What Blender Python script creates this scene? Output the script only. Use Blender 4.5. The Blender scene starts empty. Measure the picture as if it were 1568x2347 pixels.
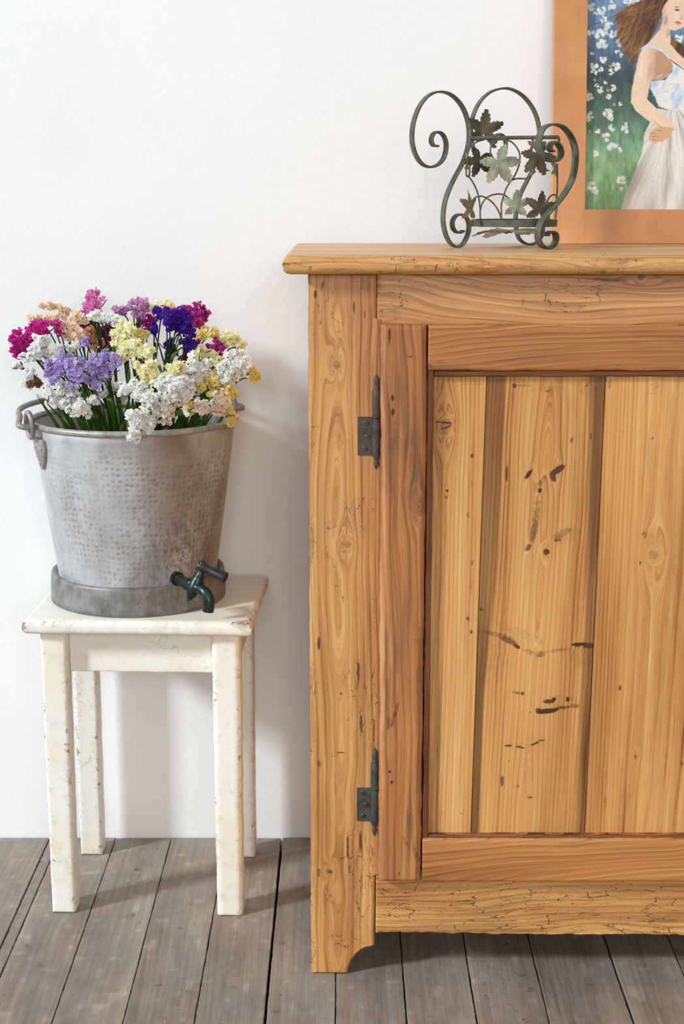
import bpy, bmesh, math, random
import numpy as np
from mathutils import Vector, Matrix, Quaternion

# ------------------------------------------------------------------ camera, light, exposure
F, PITCH, CAM_H = 3500.0, math.radians(12.0), 1.094       # focal length in pixels of the 1568 x 2347 frame
scene = bpy.context.scene
col = scene.collection
cam_d = bpy.data.cameras.new('camera'); cam = bpy.data.objects.new('camera', cam_d); col.objects.link(cam)
cam.location = (0, 0, CAM_H); cam.rotation_euler = (math.pi/2 - PITCH, 0, 0)
cam_d.sensor_fit = 'VERTICAL'; cam_d.sensor_height = 36.0; cam_d.lens = 36.0*F/2347.0
cam_d.clip_start = 0.05; scene.camera = cam

world = bpy.data.worlds.new('room_daylight'); scene.world = world; world.use_nodes = True
wbg = world.node_tree.nodes['Background']
wbg.inputs[0].default_value = (1.0, 0.95, 0.90, 1); wbg.inputs[1].default_value = 0.34

ld = bpy.data.lights.new('window_daylight', 'AREA'); lo = bpy.data.objects.new('window_daylight', ld); col.objects.link(lo)
ld.shape = 'RECTANGLE'; ld.size = 1.1; ld.size_y = 1.5; ld.energy = 980; ld.color = (0.86, 0.945, 1.0)
lo.location = (-8.1, -2.2, 5.5)
lo.rotation_euler = (Vector((-0.25, 2.3, 0.62)) - Vector(lo.location)).to_track_quat('-Z', 'Y').to_euler()

# added fill lamp far behind the camera: soft warm frontal light, no known source
l2 = bpy.data.lights.new('front_fill_light', 'AREA'); lo2 = bpy.data.objects.new('front_fill_light', l2); col.objects.link(lo2)
l2.shape = 'RECTANGLE'; l2.size = 3.4; l2.size_y = 2.2; l2.energy = 165; l2.color = (1.0, 0.96, 0.91)
lo2.location = (0.6, -5.2, 2.5)
lo2.rotation_euler = (Vector((0.0, 2.4, 0.8)) - Vector(lo2.location)).to_track_quat('-Z', 'Y').to_euler()

vs = scene.view_settings
vs.view_transform = 'Standard'; vs.look = 'None'; vs.exposure = 0.05; vs.gamma = 1.0; vs.use_curve_mapping = False

rng = np.random.default_rng(7); random.seed(7)

# ------------------------------------------------------------------ measuring helpers
CP, SP = math.cos(PITCH), math.sin(PITCH)
def ray(x, y):
    a, b = (x-784.0)/F, (1173.5-y)/F
    return np.array((a, CP+b*SP, -SP+b*CP))
def at(x, y, D):
    """world point seen at photo pixel (x, y) at distance D from the camera"""
    r = ray(x, y); return Vector(r*(D/r[1]) + np.array((0, 0, CAM_H)))
def at_plane(x, y, p, n):
    r = ray(x, y); o = np.array((0, 0, CAM_H)); n = np.array(n); p = np.array(p)
    return Vector(o + r*(np.dot(p-o, n)/np.dot(r, n)))
def srgb(r, g, b):
    f = lambda c: (c/255/12.92) if c/255 <= 0.04045 else ((c/255+0.055)/1.055)**2.4
    return (f(r), f(g), f(b), 1.0)
def lin(c): return np.array(srgb(*c)[:3])

# ------------------------------------------------------------------ smooth value noise for numpy fields
def vnoise(x, y, seed=0):
    x = np.asarray(x, float); y = np.asarray(y, float)
    xi = np.floor(x).astype(np.int64); yi = np.floor(y).astype(np.int64)
    fx = x-xi; fy = y-yi; fx = fx*fx*(3-2*fx); fy = fy*fy*(3-2*fy)
    def h(i, j):
        n = (i*374761393 + j*668265263 + seed*982451653) & 0x7fffffff
        n = ((n ^ (n >> 13))*1274126177) & 0x7fffffff
        n = (n ^ (n >> 16)) & 0xffffff
        return n/float(0xffffff)
    return (h(xi, yi)*(1-fx)+h(xi+1, yi)*fx)*(1-fy) + (h(xi, yi+1)*(1-fx)+h(xi+1, yi+1)*fx)*fy

# ------------------------------------------------------------------ object helpers
BASE = {}
def thing(name, label, cat, loc, rotz=0, group=None):
    o = bpy.data.objects.new(name, None); col.objects.link(o); o.empty_display_size = 0.05
    o.location = loc; o.rotation_euler = (0, 0, rotz); o['label'] = label; o['category'] = cat
    if group: o['group'] = group
    BASE[o] = Vector(loc)
    return o
def mesh_obj(name, V, Fc, mat, parent=None, smooth=True, attrs=None, local=False, label=None):
    V = np.array([tuple(v) for v in V], float) if not isinstance(V, np.ndarray) else V
    if parent is not None and not local: V = V - np.array(BASE[parent])
    me = bpy.data.meshes.new(name); me.from_pydata(V.tolist(), [], [tuple(f) for f in Fc])
    if attrs:
        for k, (typ, arr) in attrs.items():
            if typ == 'VEC':
                at_ = me.attributes.new(k, 'FLOAT_VECTOR', 'POINT'); at_.data.foreach_set('vector', np.asarray(arr, np.float32).ravel())
            else:
                at_ = me.attributes.new(k, 'FLOAT_COLOR', 'POINT')
                c = np.ones((len(V), 4), np.float32); c[:, :3] = arr; at_.data.foreach_set('color', c.ravel())
    if smooth: me.polygons.foreach_set('use_smooth', [True]*len(me.polygons))
    me.validate(); me.update()
    o = bpy.data.objects.new(name, me); col.objects.link(o)
    if mat: me.materials.append(mat)
    if parent is not None: o.parent = parent; BASE[o] = BASE[parent]
    if label: o['label'] = label
    return o
def fix_normals(o):
    bm = bmesh.new(); bm.from_mesh(o.data); bmesh.ops.recalc_face_normals(bm, faces=bm.faces); bm.to_mesh(o.data); bm.free()
def sharp(o, deg=40):
    me = o.data
    bm = bmesh.new(); bm.from_mesh(me)
    for e in bm.edges:
        if len(e.link_faces) == 2 and e.calc_face_angle(0) > math.radians(deg): e.smooth = False
    bm.to_mesh(me); bm.free()

class Geo:
    """collects vertices and faces of ONE part"""
    def __init__(s): s.v = []; s.f = []
    def add(s, V, Fc):
        n = len(s.v); s.v += [tuple(v) for v in V]; s.f += [tuple(i+n for i in f) for f in Fc]
    def tube(s, pts, rad, n=10, flat=1.0, caps=True):
        P = [Vector(p) for p in pts]; m = len(P)
        R = rad if hasattr(rad, '__len__') else [rad]*m
        T = [(P[min(i+1, m-1)]-P[max(i-1, 0)]).normalized() for i in range(m)]
        up = Vector((0, 0, 1)) if abs(T[0].z) < 0.9 else Vector((1, 0, 0))
        N = (up - T[0]*up.dot(T[0])).normalized(); V = []
        for i in range(m):
            if i:
                N = (N - T[i]*N.dot(T[i])).normalized()
            B = T[i].cross(N)
            for k in range(n):
                a = 2*math.pi*k/n
                V.append(P[i] + N*(math.cos(a)*R[i]*flat) + B*(math.sin(a)*R[i]))
        Fc = [(i*n+k, i*n+(k+1) % n, (i+1)*n+(k+1) % n, (i+1)*n+k) for i in range(m-1) for k in range(n)]
        if caps: Fc += [tuple(range(n))[::-1], tuple((m-1)*n+k for k in range(n))]
        s.add(V, Fc)
    def strap(s, pts, side, w, t):
        """flat iron strap: side = width direction, w wide, t thick, corners broken"""
        P = [Vector(p) for p in pts]; m = len(P); V = []; side = Vector(side).normalized()
        prof = [(-.5, -.3), (-.42, -.5), (.42, -.5), (.5, -.3), (.5, .3), (.42, .5), (-.42, .5), (-.5, .3)]
        for i in range(m):
            T = (P[min(i+1, m-1)]-P[max(i-1, 0)]).normalized(); N = side.cross(T).normalized()
            for a, b in prof: V.append(P[i] + side*(a*w) + N*(b*t))
        n = len(prof)
        Fc = [(i*n+k, i*n+(k+1) % n, (i+1)*n+(k+1) % n, (i+1)*n+k) for i in range(m-1) for k in range(n)]
        Fc += [tuple(range(n))[::-1], tuple((m-1)*n+k for k in range(n))]
        s.add(V, Fc)
    def lathe(s, prof, c, n=48, axis=None, closed=False):
        """prof = [(r, h)], c = centre, axis = direction of h"""
        c = Vector(c); q = Vector((0, 0, 1)).rotation_difference(Vector(axis)) if axis is not None else Quaternion()
        V = []
        for r, h in prof:
            for k in range(n):
                a = 2*math.pi*k/n; V.append(c + q @ Vector((r*math.cos(a), r*math.sin(a), h)))
        m = len(prof); Fc = [(i*n+k, i*n+(k+1) % n, (i+1)*n+(k+1) % n, (i+1)*n+k) for i in range(m-1) for k in range(n)]
        if closed: Fc += [((m-1)*n+k, (m-1)*n+(k+1) % n, (k+1) % n, k) for k in range(n)]
        else: Fc += [tuple(range(n))[::-1], tuple((m-1)*n+k for k in range(n))]
        s.add(V, Fc)
    def box(s, lo, hi, bev=0.0):
        bm = bmesh.new(); bmesh.ops.create_cube(bm, size=1)
        for v in bm.verts: v.co = Vector([(lo[i]+hi[i])/2 + v.co[i]*(hi[i]-lo[i]) for i in range(3)])
        if bev: bmesh.ops.bevel(bm, geom=bm.edges[:], offset=bev, segments=2, affect='EDGES', profile=.6)
        bm.verts.index_update(); s.add([v.co for v in bm.verts], [[v.index for v in f.verts] for f in bm.faces]); bm.free()
    def build(s, name, mat, parent=None, smooth=True, local=False, label=None, angle=40):
        o = mesh_obj(name, s.v, s.f, mat, parent, smooth, local=local, label=label); fix_normals(o)
        if smooth: sharp(o, angle)
        return o
def spline(pts, n=6):
    """Catmull-Rom through the points"""
    P = [Vector(p) for p in pts]; out = []
    for i in range(len(P)-1):
        a, b, c, d = P[max(i-1, 0)], P[i], P[i+1], P[min(i+2, len(P)-1)]
        for k in range(n):
            t = k/n; out.append(.5*((2*b)+(c-a)*t+(2*a-5*b+4*c-d)*t*t+(3*b-a-3*c+d)*t**3))
    out.append(P[-1]); return out

# ------------------------------------------------------------------ material helpers
class NT:
    def __init__(s, name):
        s.m = bpy.data.materials.new(name); s.m.use_nodes = True; s.t = s.m.node_tree
        s.b = s.t.nodes['Principled BSDF']; s.out = s.t.nodes['Material Output']
    def n(s, typ, **kw):
        o = s.t.nodes.new(typ)
        for k, v in kw.items():
            if k.startswith('i_'): s.put(o.inputs[int(k[2:]) if k[2:].isdigit() else k[2:].replace('_', ' ')], v)
            else: setattr(o, k, v)
        return o
    def put(s, sock, v):
        if hasattr(v, 'is_output') or isinstance(v, bpy.types.NodeSocket): s.t.links.new(v, sock)
        else: sock.default_value = v
    def math(s, op, a, b=0.0, c=None, clamp=False):
        o = s.t.nodes.new('ShaderNodeMath'); o.operation = op; o.use_clamp = clamp
        s.put(o.inputs[0], a); s.put(o.inputs[1], b)
        if c is not None: s.put(o.inputs[2], c)
        return o.outputs[0]
    def mix(s, fac, a, b, mode='MIX'):
        o = s.t.nodes.new('ShaderNodeMix'); o.data_type = 'RGBA'; o.blend_type = mode
        s.put(o.inputs[0], fac); s.put(o.inputs[6], a); s.put(o.inputs[7], b); return o.outputs[2]
    def ramp(s, fac, stops, interp='LINEAR'):
        o = s.t.nodes.new('ShaderNodeValToRGB'); o.color_ramp.interpolation = interp; e = o.color_ramp.elements
        while len(e) < len(stops): e.new(0.5)
        for el, (p, c) in zip(e, stops): el.position = p; el.color = c if hasattr(c, '__len__') else (c, c, c, 1)
        s.put(o.inputs[0], fac); return o.outputs[0]
    def noise(s, vec, scale=1.0, detail=2.0, rough=.5, dist=0.0):
        o = s.t.nodes.new('ShaderNodeTexNoise'); s.put(o.inputs['Vector'], vec); o.inputs['Scale'].default_value = scale
        o.inputs['Detail'].default_value = detail; o.inputs['Roughness'].default_value = rough; o.inputs['Distortion'].default_value = dist
        return o.outputs[0]
    def voro(s, vec, scale=1.0, feature='F1', rand=1.0):
        o = s.t.nodes.new('ShaderNodeTexVoronoi'); o.feature = feature; s.put(o.inputs['Vector'], vec)
        o.inputs['Scale'].default_value = scale; o.inputs['Randomness'].default_value = rand; return o.outputs['Distance']
    def scalev(s, vec, sc):
        o = s.t.nodes.new('ShaderNodeVectorMath'); o.operation = 'MULTIPLY'; s.put(o.inputs[0], vec); o.inputs[1].default_value = sc
        return o.outputs[0]
    def addv(s, a, b):
        o = s.t.nodes.new('ShaderNodeVectorMath'); o.operation = 'ADD'; s.put(o.inputs[0], a); s.put(o.inputs[1], b); return o.outputs[0]
    def attr(s, name):
        o = s.t.nodes.new('ShaderNodeAttribute'); o.attribute_name = name; return o
    def sep(s, v):
        o = s.t.nodes.new('ShaderNodeSeparateXYZ'); s.put(o.inputs[0], v); return o.outputs
    def obj(s): return s.t.nodes.new('ShaderNodeTexCoord').outputs['Object']
    def bump(s, h, strength=.3, dist=.001, normal=None):
        o = s.t.nodes.new('ShaderNodeBump'); o.inputs['Strength'].default_value = strength; o.inputs['Distance'].default_value = dist
        s.put(o.inputs['Height'], h)
        if normal is not None: s.put(o.inputs['Normal'], normal)
        return o.outputs[0]
    def fin(s, color, rough=.6, normal=None, metal=0.0, spec=.5):
        s.put(s.b.inputs['Base Color'], color); s.put(s.b.inputs['Roughness'], rough); s.put(s.b.inputs['Metallic'], metal)
        s.b.inputs['Specular IOR Level'].default_value = spec
        if normal is not None: s.put(s.b.inputs['Normal'], normal)
        return s.m

def wood_material(name, stops, ring=0.55, rough=.55, stain=srgb(78, 44, 25), crack_col=srgb(70, 43, 27), spec=.35, bump=.35):
    """stripped pine; 'grain' = (ring number, metres along the board, board seed), 'tint' multiplies, 'mask' = stain, cracks, streaks"""
    m = NT(name); g = m.attr('grain').outputs['Vector']; tint = m.attr('tint').outputs['Color']; mk = m.sep(m.attr('mask').outputs['Vector'])
    gx = m.sep(g)
    wob = m.noise(m.scalev(g, (.35, 3.0, .04)), 1.0, 3.0)
    u = m.math('ADD', gx[0], m.math('MULTIPLY', m.math('SUBTRACT', wob, .5), .9))
    fr = m.math('FRACT', u)
    prof = m.ramp(fr, [(0, .30), (.07, .95), (.3, .85), (.7, .58), (.9, .12), (1, .30)])
    amp = m.noise(m.scalev(g, (.25, 1.2, .1)), 1.0, 2.0)
    band = m.noise(m.scalev(g, (.20, 1.3, .25)), 1.0, 4.0)
    line = m.noise(m.scalev(g, (2.6, 3.0, .3)), 1.0, 3.0, .6)
    fib = m.noise(m.scalev(g, (12.0, 14.0, .5)), 1.0, 3.0, .65)
    r = m.math('MULTIPLY', m.math('SUBTRACT', prof, .6), m.math('MULTIPLY', amp, ring*1.6))
    s_ = m.math('ADD', m.math('ADD', r, m.math('MULTIPLY', m.math('SUBTRACT', band, .5), 1.35)), m.math('ADD', m.math('MULTIPLY', m.math('SUBTRACT', line, .5), .75), m.math('MULTIPLY', m.math('SUBTRACT', fib, .5), .85)))
    s_ = m.math('ADD', s_, .5, clamp=True)
    c = m.ramp(s_, stops)
    c = m.mix(1.0, c, tint, 'MULTIPLY')
    # streaks that follow the grain
    st = m.noise(m.scalev(g, (1.1, 7.0, .4)), 1.0, 4.0, .7)
    stf = m.math('MULTIPLY', m.ramp(st, [(.42, 0), (.62, 1)]), mk[2], clamp=True)
    c = m.mix(m.math('MULTIPLY', stf, .8), c, srgb(108, 76, 56))
    sn = m.math('SUBTRACT', m.noise(m.scalev(g, (1.6, 170.0, .4)), 1.0, 5.0, .75), .5)
    sb = m.math('MULTIPLY', m.ramp(m.math('ADD', mk[0], m.math('MULTIPLY', sn, 1.5)), [(.20, 0), (.72, 1)]), m.math('MULTIPLY', mk[0], 1.1), clamp=True)
    c = m.mix(sb, c, stain)
    # drying cracks: cells longer along the grain, opened by the mask
    jit = m.scalev(m.addv(m.n('ShaderNodeTexNoise', i_Vector=m.scalev(g, (2.2, 90.0, 1.0)), i_Scale=1.0).outputs['Color'], (-.5, -.5, -.5)), (1.0, .007, 0))
    vc = m.voro(m.scalev(m.addv(g, jit), (1.5, 26.0, 1.0)), 1.0, 'DISTANCE_TO_EDGE')
    vl = m.noise(m.scalev(g, (6.5, 24.0, 4.0)), 1.0, 3.0, .6)
    thr = m.math('MULTIPLY', mk[1], m.math('MULTIPLY', m.ramp(m.noise(m.scalev(g, (.8, 26.0, 1.0)), 1.0, 2.0), [(.38, 0), (.62, 1)]), .036))
    ck = m.math('LESS_THAN', vc, thr)
    lk = m.math('GREATER_THAN', m.math('ADD', vl, m.math('MULTIPLY', mk[1], .17)), .76)
    lk = m.math('MULTIPLY', lk, m.math('GREATER_THAN', mk[1], .05))
    crack = m.math('MAXIMUM', m.math('MULTIPLY', ck, m.math('GREATER_THAN', mk[1], .12)), lk)
    c = m.mix(m.math('MULTIPLY', crack, .82), c, crack_col)
    h = m.math('SUBTRACT', m.math('ADD', m.math('MULTIPLY', line, .4), m.math('MULTIPLY', fib, .35)), m.math('ADD', m.math('MULTIPLY', crack, 1.2), m.math('MULTIPLY', sb, .4)))
    return m.fin(c, m.math('ADD', rough, m.math('MULTIPLY', fib, .12)), m.bump(h, bump, .0012), spec=spec)

M = {}
M['pine'] = wood_material('stripped_pine', rough=.34, spec=.5, stops=[(0, srgb(136, 82, 42)), (.3, srgb(188, 130, 74)), (.55, srgb(210, 156, 94)), (.8, srgb(227, 178, 114)), (1, srgb(240, 198, 136))], ring=.42)
M['panel_pine'] = wood_material('honey_panel_pine', [(0, srgb(138, 80, 38)), (.3, srgb(192, 130, 70)), (.55, srgb(214, 155, 89)), (.8, srgb(229, 175, 108)), (1, srgb(241, 198, 134))], ring=.5)
M['door_pine'] = wood_material('orange_door_pine', [(0, srgb(104, 64, 40)), (.3, srgb(162, 102, 58)), (.55, srgb(188, 124, 70)), (.8, srgb(204, 144, 86)), (1, srgb(218, 164, 106))], ring=.45)
M['dark_pine'] = wood_material('dark_moulding_pine', [(0, srgb(66, 36, 22)), (.35, srgb(126, 74, 42)), (.6, srgb(168, 106, 62)), (.85, srgb(196, 134, 82)), (1, srgb(208, 150, 96))], ring=.9)
M['plank'] = wood_material('grey_floor_plank', [(0, srgb(108, 97, 88)), (.3, srgb(136, 125, 115)), (.55, srgb(149, 138, 128)), (.8, srgb(161, 151, 141)), (1, srgb(177, 167, 157))], ring=.12, rough=.5, stain=srgb(70, 64, 62), crack_col=srgb(62, 52, 46), spec=.3, bump=.3)

def paint_material():
    m = NT('chipped_cream_paint'); o = m.obj(); mk = m.sep(m.attr('mask').outputs['Vector'])
    n1 = m.noise(o, 14, 4, .6); n2 = m.noise(o, 70, 5, .7); n3 = m.noise(o, 5, 2)
    c = m.mix(m.ramp(n3, [(.35, 0), (.7, 1)]), srgb(243, 243, 238), srgb(240, 236, 222))
    c = m.mix(m.math('MULTIPLY', m.ramp(n1, [(.5, 0), (.68, 1)]), .3), c, srgb(235, 220, 184))
    dirt = m.math('MULTIPLY', m.ramp(n2, [(.52, 0), (.72, 1)]), m.math('ADD', .18, m.math('MULTIPLY', mk[0], .6)))
    c = m.mix(dirt, c, srgb(176, 154, 124))
    chip = m.math('GREATER_THAN', m.math('ADD', m.noise(o, 45, 6, .72), m.math('MULTIPLY', mk[0], .19)), .735)
    c = m.mix(m.math('MULTIPLY', chip, .75), c, srgb(150, 116, 82))
    vd = m.voro(m.addv(o, m.scalev(m.n('ShaderNodeTexNoise', i_Vector=o, i_Scale=60.0, i_Detail=4.0).outputs['Color'], (.024, .024, .024))), 48, 'DISTANCE_TO_EDGE')
    hair = m.math('MULTIPLY', m.math('LESS_THAN', vd, .022), m.ramp(m.math('ADD', m.noise(o, 16, 3), m.math('MULTIPLY', mk[0], .12)), [(.60, 0), (.66, 1)]))
    c = m.mix(m.math('MULTIPLY', hair, .38), c, srgb(150, 130, 104))
    h = m.math('SUBTRACT', m.math('MULTIPLY', n2, .35), m.math('ADD', m.math('MULTIPLY', chip, .8), m.math('MULTIPLY', hair, .8)))
    return m.fin(c, .5, m.bump(h, .4, .0012), spec=.35)
M['paint'] = paint_material()

def plaster_material():
    m = NT('white_plaster'); o = m.obj()
    n = m.noise(o, 55, 5, .6); b = m.noise(o, 6, 3, .5)
    c = m.mix(m.ramp(b, [(.3, 0), (.75, 1)]), srgb(240, 242, 244), srgb(246, 247, 248))
    h = m.math('ADD', m.math('MULTIPLY', n, .6), m.math('MULTIPLY', b, 1.6))
    return m.fin(c, .85, m.bump(h, .22, .004), spec=.2)
M['plaster'] = plaster_material()

def flat_material(name, c, rough=.6, metal=0., spec=.4, var=.12, scale=40):
    m = NT(name); n = m.noise(m.obj(), scale, 4, .6)
    d = tuple(x*(1-var*2) for x in c[:3])+(1,); l = tuple(min(1, x*(1+var)) for x in c[:3])+(1,)
    return m.fin(m.mix(m.ramp(n, [(.3, 0), (.7, 1)]), d, l), rough, m.bump(n, .15, .0006), metal=metal, spec=spec)
M['dark_gap'] = flat_material('dark_subfloor', srgb(34, 27, 22), .9)
M['carcass'] = flat_material('cabinet_carcass', srgb(204, 150, 92), .8)
M['screw'] = flat_material('old_screw', srgb(98, 84, 76), .45, .6)

def zinc_material(name, dimple):
    m = NT(name); g = m.attr('grain').outputs['Vector']; gs = m.sep(g)   # (arc length, height, angle)
    n1 = m.noise(g, 16, 5, .62); n2 = m.noise(g, 90, 4, .6); n3 = m.noise(g, 7, 3, .5)
    mott = m.noise(g, 42, 3, .75)
    if dimple: c = m.mix(m.ramp(n1, [(.32, 0), (.68, 1)]), srgb(176, 176, 177), srgb(212, 214, 217))
    else: c = m.mix(m.ramp(n1, [(.32, 0), (.68, 1)]), srgb(100, 99, 94), srgb(142, 143, 141))
    c = m.mix(m.math('MULTIPLY', m.ramp(mott, [(.42, 0), (.7, 1)]), .55), c, srgb(200, 202, 204) if dimple else srgb(172, 174, 174))
    # brown tarnish below the rim and in patches; tap side also has shade painted in
    side = m.ramp(gs[2], [(.48, 0), (.62, 1)])  # browner side: rust plus shade and wood reflection put into the colour
    rim_b = m.ramp(gs[1], [(.232, 0), (.275, 1)])
    pat = m.ramp(n3, [(.38, 0), (.66, 1)])
    br = m.math('MULTIPLY', pat, m.math('ADD', .12, m.math('ADD', m.math('MULTIPLY', side, .62), m.math('MULTIPLY', rim_b, .35))), clamp=True)
    c = m.mix(br, c, srgb(122, 102, 84))
    c = m.mix(m.math('MULTIPLY', m.ramp(m.noise(g, 30, 6, .8), [(.6, 0), (.72, 1)]), m.math('ADD', .3 if dimple else .55, m.math('MULTIPLY', side, .6))), c, srgb(84, 68, 54))
    # rusty patch spreading from the tap
    pa = m.math('POWER', m.math('DIVIDE', m.math('SUBTRACT', gs[2], .60), .075), 2.0); ph_ = m.math('POWER', m.math('DIVIDE', m.math('SUBTRACT', gs[1], .085), .06), 2.0)
    tp_ = m.math('MULTIPLY', m.math('EXPONENT', m.math('MULTIPLY', m.math('ADD', pa, ph_), -1.0)), m.ramp(m.noise(g, 75, 6, .75), [(.40, 0), (.62, 1)]))
    c = m.mix(m.math('MULTIPLY', tp_, .85), c, srgb(92, 74, 54))
    h = m.math('ADD', m.math('MULTIPLY', n2, .25), m.math('MULTIPLY', n1, .3))
    if dimple:
        gj = m.addv(m.scalev(g, (1, 1, 0)), m.scalev(m.n('ShaderNodeTexNoise', i_Vector=g, i_Scale=14.0).outputs['Color'], (.011, .011, 0)))
        v = m.voro(gj, 118, 'F1', .42)
        pit = m.ramp(v, [(.16, 1), (.52, 0)])
        fade = m.math('MULTIPLY', m.ramp(m.math('ADD', m.noise(g, 10, 3, .6), m.math('MULTIPLY', m.math('SUBTRACT', gs[2], .5), 1.1)), [(.34, .1), (.66, 1)]), m.ramp(gs[1], [(.02, .3), (.07, 1), (.22, 1), (.262, .15)]))
        c = m.mix(m.math('MULTIPLY', pit, m.math('MULTIPLY', fade, .5)), c, srgb(100, 90, 82))
        h = m.math('SUBTRACT', h, m.math('MULTIPLY', pit, m.math('MULTIPLY', fade, .9)))
    return m.fin(c, m.math('ADD', .38, m.math('MULTIPLY', n1, .2)), m.bump(h, .45, .0016), metal=.22, spec=.5)
M['zinc'] = zinc_material('hammered_zinc', True)
M['zinc_plain'] = zinc_material('dull_zinc', False)
M['zinc_rim'] = flat_material('worn_zinc_rim', srgb(178, 173, 168), .42, .25, .5, .22, 60)
M['iron_ear'] = flat_material('galvanised_ear', srgb(158, 150, 144), .45, .25, .5, .2, 80)
M['tap'] = flat_material('green_black_brass_tap', srgb(56, 68, 66), .33, .7, .5, .3, 90)
M['tap_handle'] = flat_material('black_tap_handle', srgb(44, 43, 46), .4, .1, .5, .25, 60)
M['void'] = flat_material('tap_hole', srgb(24, 20, 18), .9)  # near-black colour carries the shade of the tap hole and screw slots

def iron_material(name, a, b, rust, rf):
    m = NT(name); o = m.obj(); n = m.noise(o, 60, 5, .65); n2 = m.noise(o, 130, 4, .7); r = m.noise(o, 38, 4, .6)
    c = m.mix(m.ramp(n, [(.35, 0), (.65, 1)]), a, b)
    c = m.mix(m.math('MULTIPLY', m.ramp(n2, [(.5, 0), (.7, 1)]), .5), c, srgb(66, 70, 66))
    c = m.mix(m.math('MULTIPLY', m.ramp(r, [(.52, 0), (.66, 1)]), rf), c, rust)
    return m.fin(c, .62, m.bump(m.math('ADD', n, n2), .3, .0008), metal=.15, spec=.4)
M['iron'] = iron_material('verdigris_iron', srgb(74, 74, 62), srgb(106, 112, 94), srgb(96, 78, 54), .5)
M['leaf_dark'] = iron_material('dark_bronze_leaf', srgb(72, 70, 54), srgb(96, 94, 72), srgb(108, 72, 46), .6)
M['leaf_light'] = iron_material('pale_verdigris_leaf', srgb(126, 142, 124), srgb(162, 170, 146), srgb(150, 126, 90), .5)
M['leaf_rust'] = iron_material('rusty_leaf', srgb(140, 126, 104), srgb(160, 150, 126), srgb(140, 84, 50), .9)

def frame_material():
    m = NT('orange_varnished_frame'); o = m.obj()
    n = m.noise(m.scalev(o, (60, 60, 6)), 1, 4, .6); n2 = m.noise(o, 9, 3, .55)
    c = m.mix(m.ramp(n2, [(.3, 0), (.7, 1)]), srgb(196, 132, 76), srgb(222, 160, 104))
    c = m.mix(m.math('MULTIPLY', m.ramp(n, [(.4, 0), (.7, 1)]), .35), c, srgb(186, 124, 76))
    return m.fin(c, .42, m.bump(n, .12, .0006), spec=.4)
M['frame'] = frame_material()
def canvas_material():
    m = NT('oil_paint'); a = m.attr('tint').outputs['Color']; o = m.obj()
    return m.fin(a, .5, m.bump(m.noise(o, 260, 4, .6), .35, .0006), spec=.35)
M['canvas'] = canvas_material()

def petal_material(name, cols):
    """papery statice florets, light passing through"""
    m = NT(name); n = m.noise(m.obj(), 85, 3, .6)
    stops = [(.25+.5*i/(len(cols)-1), srgb(*c)) for i, c in enumerate(cols)]
    c = m.ramp(n, stops)
    m.fin(c, .75, spec=.15)
    tr = m.t.nodes.new('ShaderNodeBsdfTranslucent'); m.put(tr.inputs[0], c)
    mx = m.t.nodes.new('ShaderNodeMixShader'); mx.inputs[0].default_value = .45
    m.t.links.new(m.b.outputs[0], mx.inputs[1]); m.t.links.new(tr.outputs[0], mx.inputs[2]); m.t.links.new(mx.outputs[0], m.out.inputs[0])
    return m.m
PET = {
 'white': petal_material('white_petals', [(244, 243, 239), (253, 253, 251), (255, 255, 254)]),
 'cream': petal_material('cream_petals', [(240, 224, 210), (250, 240, 230), (253, 247, 240)]),
 'yellow': petal_material('pale_yellow_petals', [(252, 247, 196), (254, 251, 216), (255, 254, 234)]),
 'gold': petal_material('gold_petals', [(242, 220, 140), (250, 236, 166), (253, 245, 194)]),
 'peach': petal_material('peach_petals', [(252, 222, 196), (254, 236, 218), (255, 245, 234)]),
 'apricot': petal_material('apricot_petals', [(214, 152, 114), (234, 182, 144), (244, 204, 170)]),
 'hotpink': petal_material('hot_pink_petals', [(188, 32, 140), (222, 56, 170), (238, 100, 196)]),
 'pink': petal_material('rose_pink_petals', [(228, 124, 194), (242, 160, 216), (250, 194, 230)]),
 'mauve': petal_material('mauve_petals', [(200, 140, 192), (228, 178, 222), (242, 208, 238)]),
 'plum': petal_material('plum_petals', [(122, 32, 88), (158, 54, 120), (184, 80, 146)]),
 'magenta': petal_material('magenta_petals', [(168, 34, 128), (206, 70, 164), (224, 114, 190)]),
 'purple': petal_material('deep_purple_petals', [(58, 24, 138), (90, 44, 180), (122, 76, 206)]),
 'lavender': petal_material('lavender_petals', [(172, 146, 214), (206, 186, 236), (238, 230, 250)]),
 'brown': petal_material('dried_brown_petals', [(118, 86, 62), (160, 126, 96), (206, 186, 164)]),
 'green': petal_material('calyx_green', [(104, 124, 68), (146, 164, 102), (178, 190, 136)]),
}
M['stem'] = petal_material('stem_green', [(40, 66, 26), (66, 98, 40), (104, 132, 62)])
M['stem_light'] = petal_material('stem_light_green', [(84, 112, 48), (120, 148, 76), (158, 178, 112)])

# ------------------------------------------------------------------ boards
def ellipses(A, L, items, D, along='z', base=None):
    """soft marks measured on the photograph: (x, y, rx, ry, degrees, strength) -> field over (A, L) on the plane at distance D"""
    out = np.zeros_like(A) if base is None else base
    for (x, y, rx, ry, ang, st) in items:
        c = at(x, y, D); k = D/F/CP
        ca, cl = (c.x, c.z) if along == 'z' else (c.z, c.x)
        dx, dz = (A-ca, L-cl) if along == 'z' else (L-cl, A-ca)
        t = math.radians(ang); ex = (dx*math.cos(t)-dz*math.sin(t))/(rx*k); ez = (dx*math.sin(t)+dz*math.cos(t))/(ry*k)
        d = ex*ex+ez*ez + .5*(vnoise(A*900, L*900, 5)-.5)
        out = np.maximum(out, st*np.clip((1.35-d)*1.5, 0, 1))
    return out

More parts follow.
